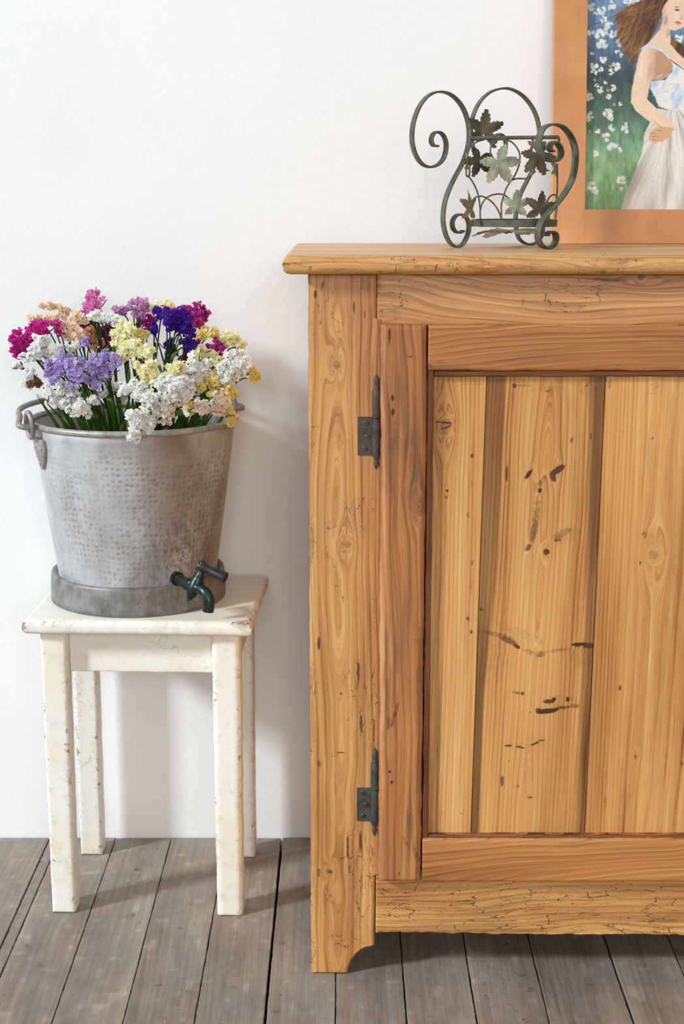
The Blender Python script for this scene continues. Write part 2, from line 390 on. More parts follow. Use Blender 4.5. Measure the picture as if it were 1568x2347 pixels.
def board(name, mat, parent, kind, L0, L1, aL, aR, d0, d1, r=.003, na=24, nl=120, u=None, tint=None, mask=None, wob=.0006, seed=0, local=False, edge_mask=False, endr=None, label=None):
    """a timber: section swept along L. kind 'z': upright (a=x, depth=y); 'x': horizontal (a=z, depth=y); 'top': along x lying flat (a=y, depth=z,
    d0 = upper face); 'floor': along y lying flat (a=x, depth=z)"""
    aL = aL if callable(aL) else (lambda l, c=aL: np.full_like(l, c)); aR = aR if callable(aR) else (lambda l, c=aR: np.full_like(l, c))
    sg = 1 if d1 > d0 else -1
    endr = r if endr is None else endr
    T = abs(d1-d0); r = min(r, T*.48)
    th = np.linspace(0, math.pi/2, 5)
    S = []                                                    # (side fraction, inset from the edge, depth)
    for t in th: S.append((0, r*(1-math.sin(t)), r*(1-math.cos(t)) if False else r-r*math.sin(t)*1.0, t))
    prof = []                                                 # entries: (frac, off, depth): a = aL + frac*(aR-aL) + off
    for t in th: prof.append((0, r*(1-math.cos(t)), r*(1-math.sin(t))))
    for s in np.linspace(0, 1, na)[1:-1]: prof.append((s, r*(1-2*s), 0.0))
    for t in th[::-1]: prof.append((1, -r*(1-math.cos(t)), r*(1-math.sin(t))))
    for t in th: prof.append((1, -r*(1-math.cos(t)), T-r*(1-math.sin(t))))
    for t in th[::-1]: prof.append((0, r*(1-math.cos(t)), T-r*(1-math.sin(t))))
    prof = np.array(prof); n = len(prof)
    e = endr*np.array([0, .12, .4, 1.0])
    Ls = np.concatenate([L0+e, np.linspace(L0, L1, nl+1)[1:-1], (L1-e)[::-1]])
    Ls = np.unique(np.round(Ls, 7)); m = len(Ls)
    LL = np.repeat(Ls, n); fr = np.tile(prof[:, 0], m); of = np.tile(prof[:, 1], m); dp = np.tile(prof[:, 2], m)
    l_, r_ = aL(LL), aR(LL)
    A = l_ + fr*(r_-l_) + of
    if wob:
        wl = (vnoise(LL*45, LL*0+seed, 11)-.5) + .6*(vnoise(LL*160, LL*0+seed, 12)-.5); wr = (vnoise(LL*45, LL*0+seed, 13)-.5)+.6*(vnoise(LL*160, LL*0+seed, 14)-.5)
        A = A + wob*2*np.where(fr < .5, wl*(1-2*fr), wr*(2*fr-1))
    ed = np.minimum(LL-L0, L1-LL); q = np.clip(endr-ed, 0, endr); pull = endr-np.sqrt(np.maximum(endr*endr-q*q, 0)) if endr > 0 else q*0
    dep = np.clip(dp, pull, T-pull)
    Dp = d0+sg*dep
    if kind == 'z': V = np.stack([A, Dp, LL], 1)
    elif kind == 'x': V = np.stack([LL, Dp, A], 1)
    elif kind == 'top': V = np.stack([LL, A, Dp], 1)
    else: V = np.stack([A, LL, Dp], 1)
    i = np.arange(m-1)[:, None]*n; k = np.arange(n)[None, :]; k2 = (k+1) % n
    Fc = np.stack([i+k, i+k2, i+n+k2, i+n+k], -1).reshape(-1, 4).tolist()
    Fc += [list(range(n))[::-1], list(range((m-1)*n, m*n))]
    U = u(A, LL, dep) if u else (A*180)
    G = np.stack([U, LL, seed*1.37+A*25], 1); G[:, 0] += seed*17.3
    Tn = tint(A, LL) if tint else np.ones((len(U), 3))
    Mk = mask(A, LL, dep) if mask else np.zeros((len(U), 3))
    if edge_mask:
        side = np.minimum(A-l_, r_-A); d = np.minimum(np.hypot(np.maximum(.012-side, 0), 0)/.012, 1)*np.clip(1-dep/.012, 0, 1)
        d = np.maximum(d, np.clip(1-ed/.012, 0, 1)*.9); Mk = np.maximum(Mk, np.stack([d, d*0, d*0], 1))
    o = mesh_obj(name, V, Fc, mat, parent, True, {'grain': ('VEC', G), 'tint': ('COL', Tn), 'mask': ('VEC', Mk)}, local=local, label=label)
    fix_normals(o); sharp(o, 50); return o

def knots_u(U, A, L, knots, D, along='z', rings=150):
    """bend the ring number round each knot (x, y, radius px, pull)"""
    for (x, y, rp, pull) in knots:
        c = at(x, y, D); k = D/F/CP*rp; ca, cl = (c.x, c.z) if along == 'z' else (c.z, c.x)
        da, dl = (A-ca)/k, (L-cl)/(k*2.4); g = np.exp(-(da*da+dl*dl)*.55)
        U = U + pull*np.sign(da)*np.minimum(np.abs(da), 1)*g*-1 if False else U - pull*np.tanh(da*1.5)*g
        d = np.sqrt(da*da+((L-cl)/(k*1.25))**2); inn = np.clip(1.15-d, 0, 1)**.5
        U = U*(1-inn)+(d*4.0)*inn
    return U

# ------------------------------------------------------------------ the room
WALL_Y = 2.456
g = Geo()
nx, nz = 60, 60
g.box((-3.2, WALL_Y, -.1), (3.2, WALL_Y+.15, 3.0))
wall = g.build('wall_back', M['plaster'], None, smooth=False); wall['kind'] = 'structure'; wall['label'] = 'white plastered wall behind the stool and the cabinet'

g = Geo(); g.box((-1.7, .9, -.10), (1.9, WALL_Y, -.03))
floor = g.build('floor', M['dark_gap'], None, smooth=False); floor['kind'] = 'structure'; floor['label'] = 'floor of weathered grey brown wooden planks'; BASE[floor] = Vector((0, 0, 0))
seams = [(-1.26, .0024), (-1.165, .0024), (-1.07, .0024), (-.975, .0026), (-.88, .0024), (-.785, .0026), (-.69, .0024), (-.597, .0024), (-.503, .0036), (-.485, .0026), (-.389, .0024), (-.2937, .0022), (-.198, .0022), (-.1034, .0052), (-.0087, .0022), (.087, .0026), (.181, .0026), (.278, .0024), (.391, .0036), (.486, .0026), (.582, .0024), (.677, .0024), (.772, .0026), (.868, .0024), (.963, .0024), (1.058, .0024), (1.153, .0024), (1.248, .0024)]
PD = {}
def floor_fields(seed, x0, x1):
    tr = np.random.default_rng(seed+100)
    base = 1+.07*(tr.random()-.5); warm = 1+.03*(tr.random()-.5)
    spots = [(x0+tr.random()*(x1-x0), 1.5+tr.random()*.95, .004+.006*tr.random(), .003+.006*tr.random(), .35+.5*tr.random()) for _ in range(9)]
    nails = [(x0+.016+.004*tr.random(), y, .0022, .0022, 1.0) for y in (1.93, 2.40)]+[(x1-.018, y, .0022, .0022, 1.0) for y in (1.94, 2.41)]
    def tint(A, L):
        f = base*(1+.30*(vnoise(A*16, L*5, seed)-.5)+.22*(vnoise(A*60, L*26, seed+1)-.5)+.12*(vnoise(A*170, L*120, seed+2)-.5))
        f = f*(1+.5*np.clip(vnoise(A*75, L*60, seed+9)*3.2-2.45, 0, 1))          # pale scuffs
        w = warm*(1+.10*(vnoise(A*22, L*11, seed+5)-.5))
        return np.stack([f*w, f, f/w], 1)
    def mask(A, L, d):
        s = np.zeros_like(A)
        for (x, y, rx, ry, st) in spots+nails:
            q = ((A-x)/rx)**2+((L-y)/ry)**2+.6*(vnoise(A*700, L*700, 3)-.5); s = np.maximum(s, st*np.clip(1.3-q, 0, 1))
        c = .32*np.clip(vnoise(A*25, L*4, seed+7)*2-1.0, 0, 1)
        return np.stack([s*.8, c, .35*vnoise(A*14, L*5, seed+4)], 1)
    return tint, mask
for i in range(len(seams)-1):
    x0 = seams[i][0]+seams[i][1]*.36; x1 = seams[i+1][0]-seams[i+1][1]*.36
    tn, mk = floor_fields(i, x0, x1); off = rng.random()*9
    vis = x1 > -.62 and x0 < .60
    board('plank', M['plank'], floor, 'floor', 1.3 if vis else 1.0, WALL_Y-.001-.004*rng.random(), x0, x1, -.0004*rng.random()*2, -.026, r=.0009, na=44 if vis else 6, nl=330 if vis else 12,
          u=lambda A, L, d, o=off, k=60+40*rng.random(): A*k+o+1.5*vnoise(A*9+o, L*2.2, 21), tint=tn, mask=mk, wob=.00035, seed=i)

# ------------------------------------------------------------------ the cabinet
CY = 1.988                                                  # front plane of the carcass
DF = CY-.019                                                # front plane of the overlay door
TOPZ = 1.010
X0, X1 = -.0438, 1.02                                       # carcass sides
cab = thing('cabinet', 'stripped pine cabinet with panelled door and iron hinges standing against the wall', 'cabinet', ((X0+X1)/2, CY+.2, 0))

def zx(y, D=CY): return at(784, y, D).z
def xx(x, y, D=CY): return at(x, y, D).x

# left stile with the bracket foot cut out of its lower end
def stile_right(l):
    w = np.where(l > .152, .0545, .0462)
    w = np.where(l > .926, .0450, w)
    t = np.clip(l/.043, 0, 1); foot = .0085+.0377*(1-np.sqrt(np.clip(1-t**1.6, 0, 1)))
    return np.where(l < .043, np.minimum(foot, .0462), w)
st_knots = [(772, 836, 13, 3.0), (794, 1248, 15, 2.2), (782, 1012, 6, .8), (756, 1998, 9, 2.0), (756, 2052, 5, 1.0), (783, 1590, 4, .5)]
def stile_u(A, L, d):
    xc = at(778, 900, CY).x
    h = .004+.042*np.maximum(L-.62, 0)+.030*np.maximum(.55-L, 0)+.010*(vnoise(L*7, L*0, 3)-.5)+.004*(vnoise(L*25, A*50, 4)-.5)
    U = 105*np.sqrt((A-xc-.012*(vnoise(L*3, L*0, 6)-.5))**2+h**2)
    return knots_u(U, A, L, st_knots, CY)
def stile_tint(A, L):
    f = 1+.14*(vnoise(A*30, L*9, 31)-.5)
    f = f*(1-.16*np.clip(1-(L-.965)/.02*-1, 0, 0))
    red = .03*(vnoise(A*12, L*4, 33)-.5)
    return np.stack([f+red, f*(1-.02), f*(1-.05)-red], 1)
def stile_mask(A, L, d):
    s = ellipses(A, L, [(772, 836, 9, 12, 0, .55), (794, 1248, 12, 9, 20, .5), (756, 1998, 7, 7, 0, .75), (756, 2052, 4, 4, 0, .6), (782, 1590, 3, 3, 0, .8), (723, 675, 4, 11, 0, .9), (740, 652, 3, 10, 20, .7), (820, 645, 22, 3, 0, .5), (832, 655, 5, 18, 0, .45), (843, 655, 4, 20, 0, .45), (812, 705, 3, 16, 0, .7), (836, 722, 2, 14, 0, .7), (716, 1240, 6, 45, 0, .45), (731, 1475, 4, 18, 0, .8), (732, 1752, 5, 10, 0, .6), (731, 2000, 5, 12, 0, .6), (822, 1540, 3, 26, 0, .8), (828, 1660, 3, 26, 0, .8), (800, 1200, 16, 22, 0, .25), (765, 1290, 40, 30, 0, .18), (797, 1940, 3, 32, 0, .85), (826, 1930, 4, 30, 0, .75), (858, 1690, 2, 60, 0, .8)], CY)
    c = np.zeros_like(A); top = np.clip((L-.885)/.06, 0, 1)
    xl = A-X0
    c = np.maximum(c, .75*np.clip(1-xl/.016, 0, 1)*np.clip(vnoise(L*14, L*0, 8)*1.7-.2, 0, 1))
    c = np.maximum(c, .55*top*np.clip(1-np.abs(xl-.018)/.02, 0, 1))
    c = np.maximum(c, ellipses(A, L, [(790, 1200, 40, 60, 0, .5), (770, 1275, 28, 30, 0, .75), (780, 1350, 14, 40, 0, .4), (835, 1180, 28, 60, 0, .4), (820, 1560, 34, 50, 0, .6), (775, 1750, 18, 60, 0, .45), (820, 1660, 24, 46, 0, .5), (820, 1960, 42, 90, 0, .7), (835, 2040, 24, 80, 0, .75), (800, 2140, 50, 40, 0, .5), (770, 740, 24, 24, 0, .3), (775, 790, 26, 22, 0, .35), (855, 1600, 10, 260, 0, .5)], CY))
    k = .55*np.clip(1-np.abs(A-(X0+.078))/.018, 0, 1)*np.clip((.62-L)/.1, 0, 1)*np.clip((L-.30)/.1, 0, 1)+.3*np.clip(1-xl/.01, 0, 1)
    return np.stack([s, c, k], 1)
board('stile', M['pine'], cab, 'z', 0.0005, .9855, X0, stile_right, CY, CY+.026, r=.005, na=72, nl=480, u=stile_u, tint=stile_tint, mask=stile_mask, wob=.0005, seed=1, endr=.003)
XR = X1
board('stile', M['pine'], cab, 'z', .0005, .9855, lambda l: (X1-.0906)+np.where(l < .043, .036*np.sqrt(np.clip(1-(l/.043)**1.6, 0, 1)), 0), X1, CY, CY+.026, r=.005, na=10, nl=60,
      u=lambda A, L, d: A*90+2*vnoise(A*20, L*3, 71), wob=.0009, seed=41, endr=.003)

# upper rail
def rail_u(A, L, d):
    U = 100*(A-.95)+10*(vnoise(L*3.2+2, A*4, 44)-.5)+1.6*vnoise(L*14, A*30, 45)
    return knots_u(U, A, L, [(1470, 640, 12, 2.4)], CY, 'x')
def rail_mask(A, L, d):
    s = ellipses(A, L, [(900, 642, 30, 3, 0, .6), (1390, 642, 40, 4, 3, .75), (1470, 636, 10, 8, 0, .65), (1200, 648, 60, 2, 2, .5), (1270, 662, 60, 2, 4, .5), (870, 650, 5, 30, 0, .5), (905, 713, 20, 5, 10, .45)], CY, 'x')
    c = ellipses(A, L, [(890, 690, 40, 46, 0, .45), (1280, 680, 110, 36, 0, .6), (1000, 650, 140, 10, 0, .35), (1380, 650, 90, 16, 0, .55)], CY, 'x')
    return np.stack([s, c, .25+0*A], 1)
board('rail', M['pine'], cab, 'x', .0452, X1-.0912, .918, .9853, CY+.0008, CY+.026, r=.0025, na=34, nl=330, u=rail_u, mask=rail_mask, tint=lambda A, L: np.stack([1+.12*(vnoise(A*30, L*8, 46)-.5)]*3, 1), seed=2)
# lower rail (apron) with its ragged lower edge
def apron_mask(A, L, d):
    n = vnoise(L*26, A*70, 52)
    c = np.clip(.75*np.clip((.152-A)/.03, 0, 1), 0, .75)*np.clip(n*2.2-.45, 0, 1)
    c = np.maximum(c, ellipses(A, L, [(940, 2060, 90, 40, 0, .6), (1120, 2050, 150, 30, 0, .65), (1180, 2090, 130, 40, 0, .55), (1000, 2110, 160, 24, 0, .55), (1520, 2090, 60, 40, 0, .6), (1360, 2110, 90, 24, 0, .35)], CY, 'x'))
    s = ellipses(A, L, [(920, 2063, 26, 4, 0, .55), (1180, 2058, 50, 4, 4, .5), (1105, 2112, 60, 4, 0, .5), (1520, 2110, 40, 8, 0, .5), (1120, 2135, 300, 3, 0, .45)], CY, 'x')
    return np.stack([s, c, .3+0*A], 1)
board('rail', M['pine'], cab, 'x', .0472, X1-.0916, lambda l: .0622-.0035*np.clip((l-.05)/.4, 0, 1)+.0016*(vnoise(l*60, l*0, 51)-.5), .152, CY+.0008, CY+.026, r=.003, na=44, nl=360,
      u=lambda A, L, d: 105*A+8*(vnoise(L*2.4, A*5, 53)-.5)+1.2*vnoise(L*11, A*30, 54), mask=apron_mask, tint=lambda A, L: np.stack([1.03+.14*(vnoise(A*30, L*8, 55)-.5)]*3, 1)*np.array([1, 1, .94]), seed=3, wob=.0012)
# carcass behind: sides, bottom, back
for xs, sg_ in ((X0+.003, 1), (X1-.003, -1)):                # solid pine sides
    o = board('side_panel', M['pine'], cab, 'z', .03, .985, 0, WALL_Y-.03-CY-.0266, 0, .018, r=.002, na=60, nl=160, seed=61+sg_, local=True, wob=.0003,
              u=lambda A, L, d: 75*np.sqrt((A-.2)**2+(.02+.03*np.abs(L-.5))**2)+1.5*vnoise(A*9, L*2, 161), tint=lambda A, L: np.stack([1+.14*(vnoise(A*14, L*4, 162)-.5)]*3, 1), mask=lambda A, L, d: np.stack([0*A, .1+0*A, .2*vnoise(A*14, L*4, 163)], 1))
    for v in o.data.vertices:
        c_ = v.co.copy(); v.co = Vector((xs+sg_*c_.y, CY+.0266+c_.x, c_.z))-BASE[cab]
    fix_normals(o)
gs_ = Geo(); gs_.box((X0+.0225, CY+.03, .09), (X1-.0225, WALL_Y-.045, .108)); gs_.build('bottom_panel', M['carcass'], cab, smooth=False)
gs_ = Geo(); gs_.box((X0+.0225, WALL_Y-.044, .09), (X1-.0225, WALL_Y-.034, .985)); gs_.build('back_panel', M['carcass'], cab, smooth=False)
for xb in (X0+.002, X1-.042):
    gs_ = Geo(); gs_.box((xb, WALL_Y-.085, 0), (xb+.04, WALL_Y-.032, .088), .002); gs_.build('foot', M['carcass'], cab, smooth=False)

# top: two boards glued up, thumb-rounded nosing, overhanging
TX0, TX1 = -.0757, X1+.032
TY0, TY1 = CY-.030, WALL_Y-.058
def top_u(A, L, d): return 120*A+9*(vnoise(L*2.6, A*7, 61)-.5)-70*d+1.4*vnoise(L*12, A*40+d*200, 62)
def top_mask(A, L, d):
    fr = np.clip(1-(A-TY0)/.018, 0, 1)
    s = .8*np.clip(vnoise(L*42, A*160+d*260, 63)*2.6-1.75, 0, 1)*fr
    q = ((L-.115)/.012)**2+((A-2.36)/.03)**2; s = np.maximum(s, .35*np.clip(1.2-q, 0, 1))
    s = np.maximum(s, .8*np.clip(1-((L-at(1383, 620, CY-.03).x)/.008)**2, 0, 1)*fr*np.clip((d-.016)/.004, 0, 1))
    s = np.maximum(s, .3*np.clip(1-np.abs(A-(TY0+.17+.004*vnoise(L*7, L*0, 2)))/.0022, 0, 1))
    c = .72*fr*np.clip(vnoise(L*16, A*60, 64)*2-.55, 0, 1)+.35*np.clip(1-(L-TX0)/.03, 0, 1)
    return np.stack([s, c, .4*np.clip(vnoise(L*5, A*25, 65)*1.6-.5, 0, 1)], 1)
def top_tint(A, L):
    flat = np.clip((A-TY0-.008)/.01, 0, 1)  # upper face paler and cooler: grazing reflection put into the tint
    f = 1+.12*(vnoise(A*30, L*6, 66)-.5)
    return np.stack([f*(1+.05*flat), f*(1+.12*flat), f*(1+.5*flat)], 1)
def top_left_edge(o_):
    pass
tb = board('top_board', M['pine'], cab, 'top', TX0, TX1, TY0, TY1, TOPZ, TOPZ-.0245, r=.0105, na=60, nl=340, u=top_u, mask=top_mask, tint=top_tint, seed=4, endr=.0105, wob=.0005)

# door: frame members, moulding and panel boards
door = bpy.data.objects.new('door', None); col.objects.link(door); door.parent = cab; BASE[door] = BASE[cab]
DX0, DX1 = .0505, X1-.096
DZ0, DZ1 = .1488, .9215
SW = .0595                                                  # stile width
RT, RB = .0595, .0600                                       # rail widths
def dst_u(A, L, d):
    xc = DX0+.03+.016*np.sin(L*7)
    U = 95*(A-DX0)+1.5*(vnoise(A*12, L*2.6, 81)-.5)+.7*vnoise(A*70, L*14, 82)+.12*L*10
    return knots_u(U, A, L, [(960, 1162, 16, 1.6)], DF)
def dst_mask(A, L, d):
    s = ellipses(A, L, [(893, 770, 3, 22, 0, .85), (940, 818, 7, 4, 0, .8), (900, 912, 4, 8, 0, .9), (901, 945, 4, 10, 0, .9), (894, 1770, 4, 5, 0, .9), (898, 1793, 4, 6, 0, .9), (890, 1655, 5, 20, 0, .6), (905, 1640, 5, 36, 15, .6), (915, 1540, 14, 10, 0, .3), (960, 1162, 4, 6, 0, .5), (958, 1470, 16, 8, 0, .4), (965, 1760, 4, 40, 5, .55), (955, 1960, 6, 26, -20, .5), (930, 1930, 5, 20, -25, .5), (915, 2003, 2, 5, 0, .9)], DF)
    edge = np.clip(1-(A-DX0)/.010, 0, 1)
    return np.stack([s, .12*edge, np.clip(1.5*vnoise(A*45, L*11, 83)-.25, 0, 1)*(1-edge)+.25*edge], 1)
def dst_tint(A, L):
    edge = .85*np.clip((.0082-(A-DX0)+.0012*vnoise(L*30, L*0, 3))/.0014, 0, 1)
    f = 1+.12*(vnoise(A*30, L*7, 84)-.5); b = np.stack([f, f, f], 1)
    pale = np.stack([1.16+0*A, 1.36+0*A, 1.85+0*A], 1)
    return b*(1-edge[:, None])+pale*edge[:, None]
board('stile', M['door_pine'], door, 'z', DZ0, DZ1, DX0, DX0+SW, DF, CY-.0008, r=.008, na=44, nl=300, u=dst_u, mask=dst_mask, tint=dst_tint, seed=5, endr=.007, wob=.0005)
board('stile', M['door_pine'], door, 'z', DZ0, DZ1, DX1-SW, DX1, DF, CY-.0008, r=.008, na=10, nl=60, u=lambda A, L, d: A*70+4*vnoise(A*20, L*6, 85), seed=6, endr=.007)
RX0, RX1 = DX0+SW+.0012, DX1-SW-.0012
def drt_mask(A, L, d):
    s = ellipses(A, L, [(1010, 830, 14, 4, 0, .5), (1120, 836, 16, 5, 0, .35), (1420, 838, 10, 4, 0, .4), (985, 838, 8, 6, 0, .6)], DF, 'x')
    return np.stack([s, .1+0*A, .4*vnoise(L*5, A*30, 86)], 1)
board('rail', M['door_pine'], door, 'x', RX0, RX1, DZ1-RT, DZ1-.001, DF+.0006, CY-.001, r=.004, na=30, nl=300, u=lambda A, L, d: 150*A+7*(vnoise(L*2.3, A*6, 87)-.5)+1.4*vnoise(L*12, A*30, 88), mask=drt_mask,
      tint=lambda A, L: np.stack([.97+.10*(vnoise(A*30, L*8, 89)-.5)]*3, 1), seed=7, endr=.0004)
board('rail', M['door_pine'], door, 'x', RX0, RX1, DZ0+.0005, DZ0+RB+.0035, DF+.0006, CY-.001, r=.004, na=32, nl=300, u=lambda A, L, d: 105*A+9*(vnoise(L*2.0+5, A*9, 90)-.5)+2.0*vnoise(L*9, A*30, 91),
      tint=lambda A, L: np.stack([1.05+.12*(vnoise(A*30, L*8, 92)-.5)]*3, 1)*np.array([1, .98, .92]), mask=lambda A, L, d: np.stack([.55*np.clip(1-np.abs(A-DZ0-RB-.001)/.004, 0, 1)*vnoise(L*20, L*0, 9), 0*A, .4*vnoise(L*5, A*40, 93)], 1), seed=8, endr=.0004)
# moulding strips round the panel (dark)
PX0, PX1 = DX0+SW, DX1-SW
PZ0, PZ1 = DZ0+RB+.0035, DZ1-RT
MW = .0085
YP = CY-.0025                                                # panel face
def mould(name, kind, L0, L1, a0, a1, sd):
    board(name, M['dark_pine'], door, kind, L0, L1, a0, a1, DF+.0075, CY, r=.0035, na=8, nl=260, u=lambda A, L, d: A*420+3*vnoise(L*5, A*60, sd)+1.5*vnoise(L*30, A*90, sd+1),
          tint=lambda A, L: np.stack([.9+.4*(vnoise(L*9, A*100, sd+2)-.5)]*3, 1), mask=lambda A, L, d: np.stack([.6*np.clip(vnoise(L*16, A*250, sd+3)*2-.8, 0, 1), .2+0*A, .6+0*A], 1), seed=sd, endr=.0003, wob=.0003)
mould('moulding', 'z', PZ0, PZ1, PX0+.0012, PX0+.0012+MW, 21)
mould('moulding', 'z', PZ0, PZ1, PX1-.0012-MW, PX1-.0012, 22)
mould('moulding', 'x', PX0+.0018+MW, PX1-.0018-MW, PZ1-MW, PZ1-.0004, 23)
mould('moulding', 'x', PX0+.0018+MW, PX1-.0018-MW, PZ0+.0004, PZ0+.004, 24)
# panel boards, joints running slightly out of plumb
def seam_line(p, q):
    a, b = at(*p, YP), at(*q, YP)
    return lambda l: a.x+(b.x-a.x)*(l-a.z)/(b.z-a.z)
s1 = seam_line((1116, 857), (1080, 1900)); s2 = seam_line((1389, 857), (1341, 1900)); s3 = lambda l: 0*l+.535; s4 = lambda l: 0*l+.70
gp = .0004
pl = lambda l: 0*l+PX0+.004
prr = lambda l: 0*l+PX1-.004
def p1_u(A, L, d):
    U = 170*(A-.12)+2.0*vnoise(A*8, L*1.4, 101)
    return knots_u(U, A, L, [(1020, 975, 22, 4.0), (1025, 1125, 5, .8)], YP)
def p1_mask(A, L, d):
    s = ellipses(A, L, [(1018, 968, 22, 3, 5, .85), (1022, 980, 16, 4, -20, .7), (1020, 993, 10, 5, 30, .6), (1082, 1045, 4, 6, 0, .8), (1025, 1125, 4, 4, 0, .8), (1023, 1140, 4, 5, 0, .7), (1078, 1110, 6, 30, 0, .3), (1073, 1180, 4, 8, 0, .6), (1082, 1290, 3, 8, 0, .6), (1073, 1418, 4, 6, 0, .75), (1080, 1448, 4, 6, 0, .75), (1080, 1350, 4, 22, 0, .4), (1057, 1865, 6, 6, 0, .4), (1085, 880, 26, 2, 0, .5)], YP)
    edge = np.clip(1-(A-PX0-.0095)/.007, 0, 1)
    s = np.maximum(s, .22*edge*0)
    k = .55*np.clip(1-np.abs(A-PX0-.02)/.012, 0, 1)+.18
    # grey-brown weathering along the joint
    jt = np.clip(1-np.abs(A-(s1(L)-.006))/.014, 0, 1)*np.clip((.86-L)/.1, 0, 1)*0
    return np.stack([s, .06+0*A, k+jt], 1)
def honey(seed, jl=None, jr=None, wl=.019, wr=.026, st=.92):
    """honey tint; grey-brown weathering follows the joints of the boards"""
    def f_(A, L):
        f = 1.0+.14*(vnoise(A*22, L*4, seed)-.5); t = np.stack([f, f, f], 1)
        g_ = np.zeros_like(A)
        if jl is not None: g_ = np.maximum(g_, np.clip((wl*(.6+.8*vnoise(L*5, L*0, seed+1))-(A-jl(L)))/.004, 0, 1)*(.75+.5*vnoise(A*90, L*7, seed+6)))
        if jr is not None: g_ = np.maximum(g_, np.clip((wr*(.5+1.0*vnoise(L*4, L*0, seed+2))-(jr(L)-A))/.012, 0, 1)*(.45+.8*vnoise(A*70, L*9, seed+3)))
        g_ = np.clip(g_, 0, 1)*st*np.clip(.7+.6*vnoise(A*5, L*3.5, seed+5), 0, 1)
        grey = np.array([.27, .215, .18])
        return t*(1-g_[:, None])+t*grey*g_[:, None]
    return f_
board('panel_board', M['panel_pine'], door, 'z', PZ0+.0008, PZ1-.0008, pl, lambda l: s1(l)-gp, YP, CY+.012, r=.0006, na=80, nl=350, u=p1_u, mask=p1_mask, tint=honey(110), seed=9, endr=.0003, wob=0)
def p2_u(A, L, d):
    xc = at(1240, 1100, YP).x+.012*np.sin((L-.5)*3)
    h = .005+.055*np.maximum(L-.66, 0)+.014*np.maximum(.50-L, 0)+.006*(vnoise(L*8, L*0, 124)-.5)
    U = 165*np.sqrt((A-xc)**2+h**2)+.8*vnoise(A*12, L*2, 121)+.5*vnoise(A*70, L*9, 125)
    # branch whorls: rings dip towards each whorl
    for yy, amp in ((1085, 2.2), (1250, 2.0), (1475, 5.5), (1615, 1.2)):
        z = at(1240, yy, YP).z; U = U+amp*np.exp(-((L-z)/.018)**2)*np.sign(L-z+1e-6)*0 + amp*np.exp(-np.abs(L-z+.25*np.abs(A-xc))/.008)*.06
    return knots_u(U, A, L, [(1212, 1088, 8, 1.4), (1275, 1080, 10, 1.6), (1238, 1115, 6, 1.2), (1215, 1255, 7, 1.2), (1253, 1265, 8, 1.4)], YP)
def p2_mask(A, L, d):
    s = ellipses(A, L, [(1212, 1087, 5, 14, 35, .9), (1278, 1078, 22, 8, -35, .85), (1268, 1095, 7, 12, -30, .8), (1239, 1108, 5, 9, 0, .65), (1238, 1124, 5, 6, 0, .95), (1230, 1180, 9, 40, 8, .5), (1224, 1215, 8, 34, 8, .65), (1212, 1255, 6, 10, 30, .7), (1253, 1265, 8, 8, 0, .85), (1290, 1222, 26, 9, -25, .55), (1278, 1238, 10, 5, 0, .7), (1310, 1215, 12, 14, 0, .35),
        (1140, 1455, 46, 6, 12, .55), (1165, 1468, 24, 8, 25, .7), (1185, 1482, 10, 5, 30, .85), (1110, 1447, 22, 6, 0, .4), (1215, 1495, 16, 6, 20, .5), (1240, 1500, 14, 8, -20, .6), (1270, 1492, 24, 5, -8, .5), (1330, 1477, 22, 5, -4, .95), (1350, 1480, 16, 7, 0, .85), (1350, 1500, 18, 14, 20, .35), (1290, 1490, 20, 5, -10, .4),
        (1185, 1588, 12, 4, 10, .6), (1198, 1590, 4, 5, 0, .8), (1258, 1608, 14, 6, 0, .85), (1270, 1603, 5, 6, 0, .9), (1302, 1603, 5, 6, 0, .9), (1255, 1630, 30, 7, -8, .9), (1290, 1622, 22, 4, -6, .75), (1318, 1618, 12, 6, 0, .6), (1235, 1627, 8, 5, 0, .8),
        (1165, 1710, 10, 3, 0, .85), (1192, 1713, 12, 3, 10, .8), (1226, 1705, 12, 3, -25, .8), (1242, 1698, 8, 3, -10, .7), (1151, 1790, 5, 16, 0, .7), (1187, 1802, 4, 4, 0, .7), (1215, 1828, 7, 4, 0, .65), (1206, 1780, 3, 60, 3, .4), (1167, 1745, 2, 3, 0, .8), (1216, 1633, 3, 3, 0, .7),
        (1311, 1008, 3, 8, 20, .7), (1354, 1000, 2, 12, 0, .75), (1162, 1085, 3, 22, 0, .8), (1255, 897, 5, 4, 0, .6), (1235, 905, 10, 20, 0, .22), (1180, 884, 5, 6, 0, .8), (1200, 884, 22, 3, 0, .5), (1103, 1397, 5, 5, 0, .7), (1350, 880, 8, 6, 0, .5), (1345, 884, 3, 3, 0, .8), (1240, 1000, 4, 4, 0, .3)], YP)
    sl = seam_line((1175, 862), (1156, 1420)); ln = np.clip(1-np.abs(A-sl(L))/.0016, 0, 1)*np.clip((L-.51)/.02, 0, 1)
    s = np.maximum(s, .6*ln)
    s = np.maximum(s, ellipses(A, L, [(1130, 1520, 44, 60, 0, .30), (1300, 1230, 34, 18, -20, .34), (1225, 1190, 16, 60, 8, .34), (1335, 1505, 34, 30, 0, .36), (1240, 890, 60, 10, 0, .26), (1350, 890, 24, 30, 0, .36), (1190, 1450, 70, 12, 20, .34), (1210, 1700, 60, 12, 0, .26), (1290, 1610, 46, 20, 0, .30)], YP))
    return np.stack([s, .06+0*A, .25*vnoise(A*20, L*4, 122)], 1)
board('panel_board', M['panel_pine'], door, 'z', PZ0+.0008, PZ1-.0008, lambda l: s1(l)+gp, lambda l: s2(l)-gp, YP+.0004, CY+.012, r=.0006, na=150, nl=430, u=p2_u, mask=p2_mask, tint=honey(123, s1, s2), seed=10, endr=.0003, wob=0)
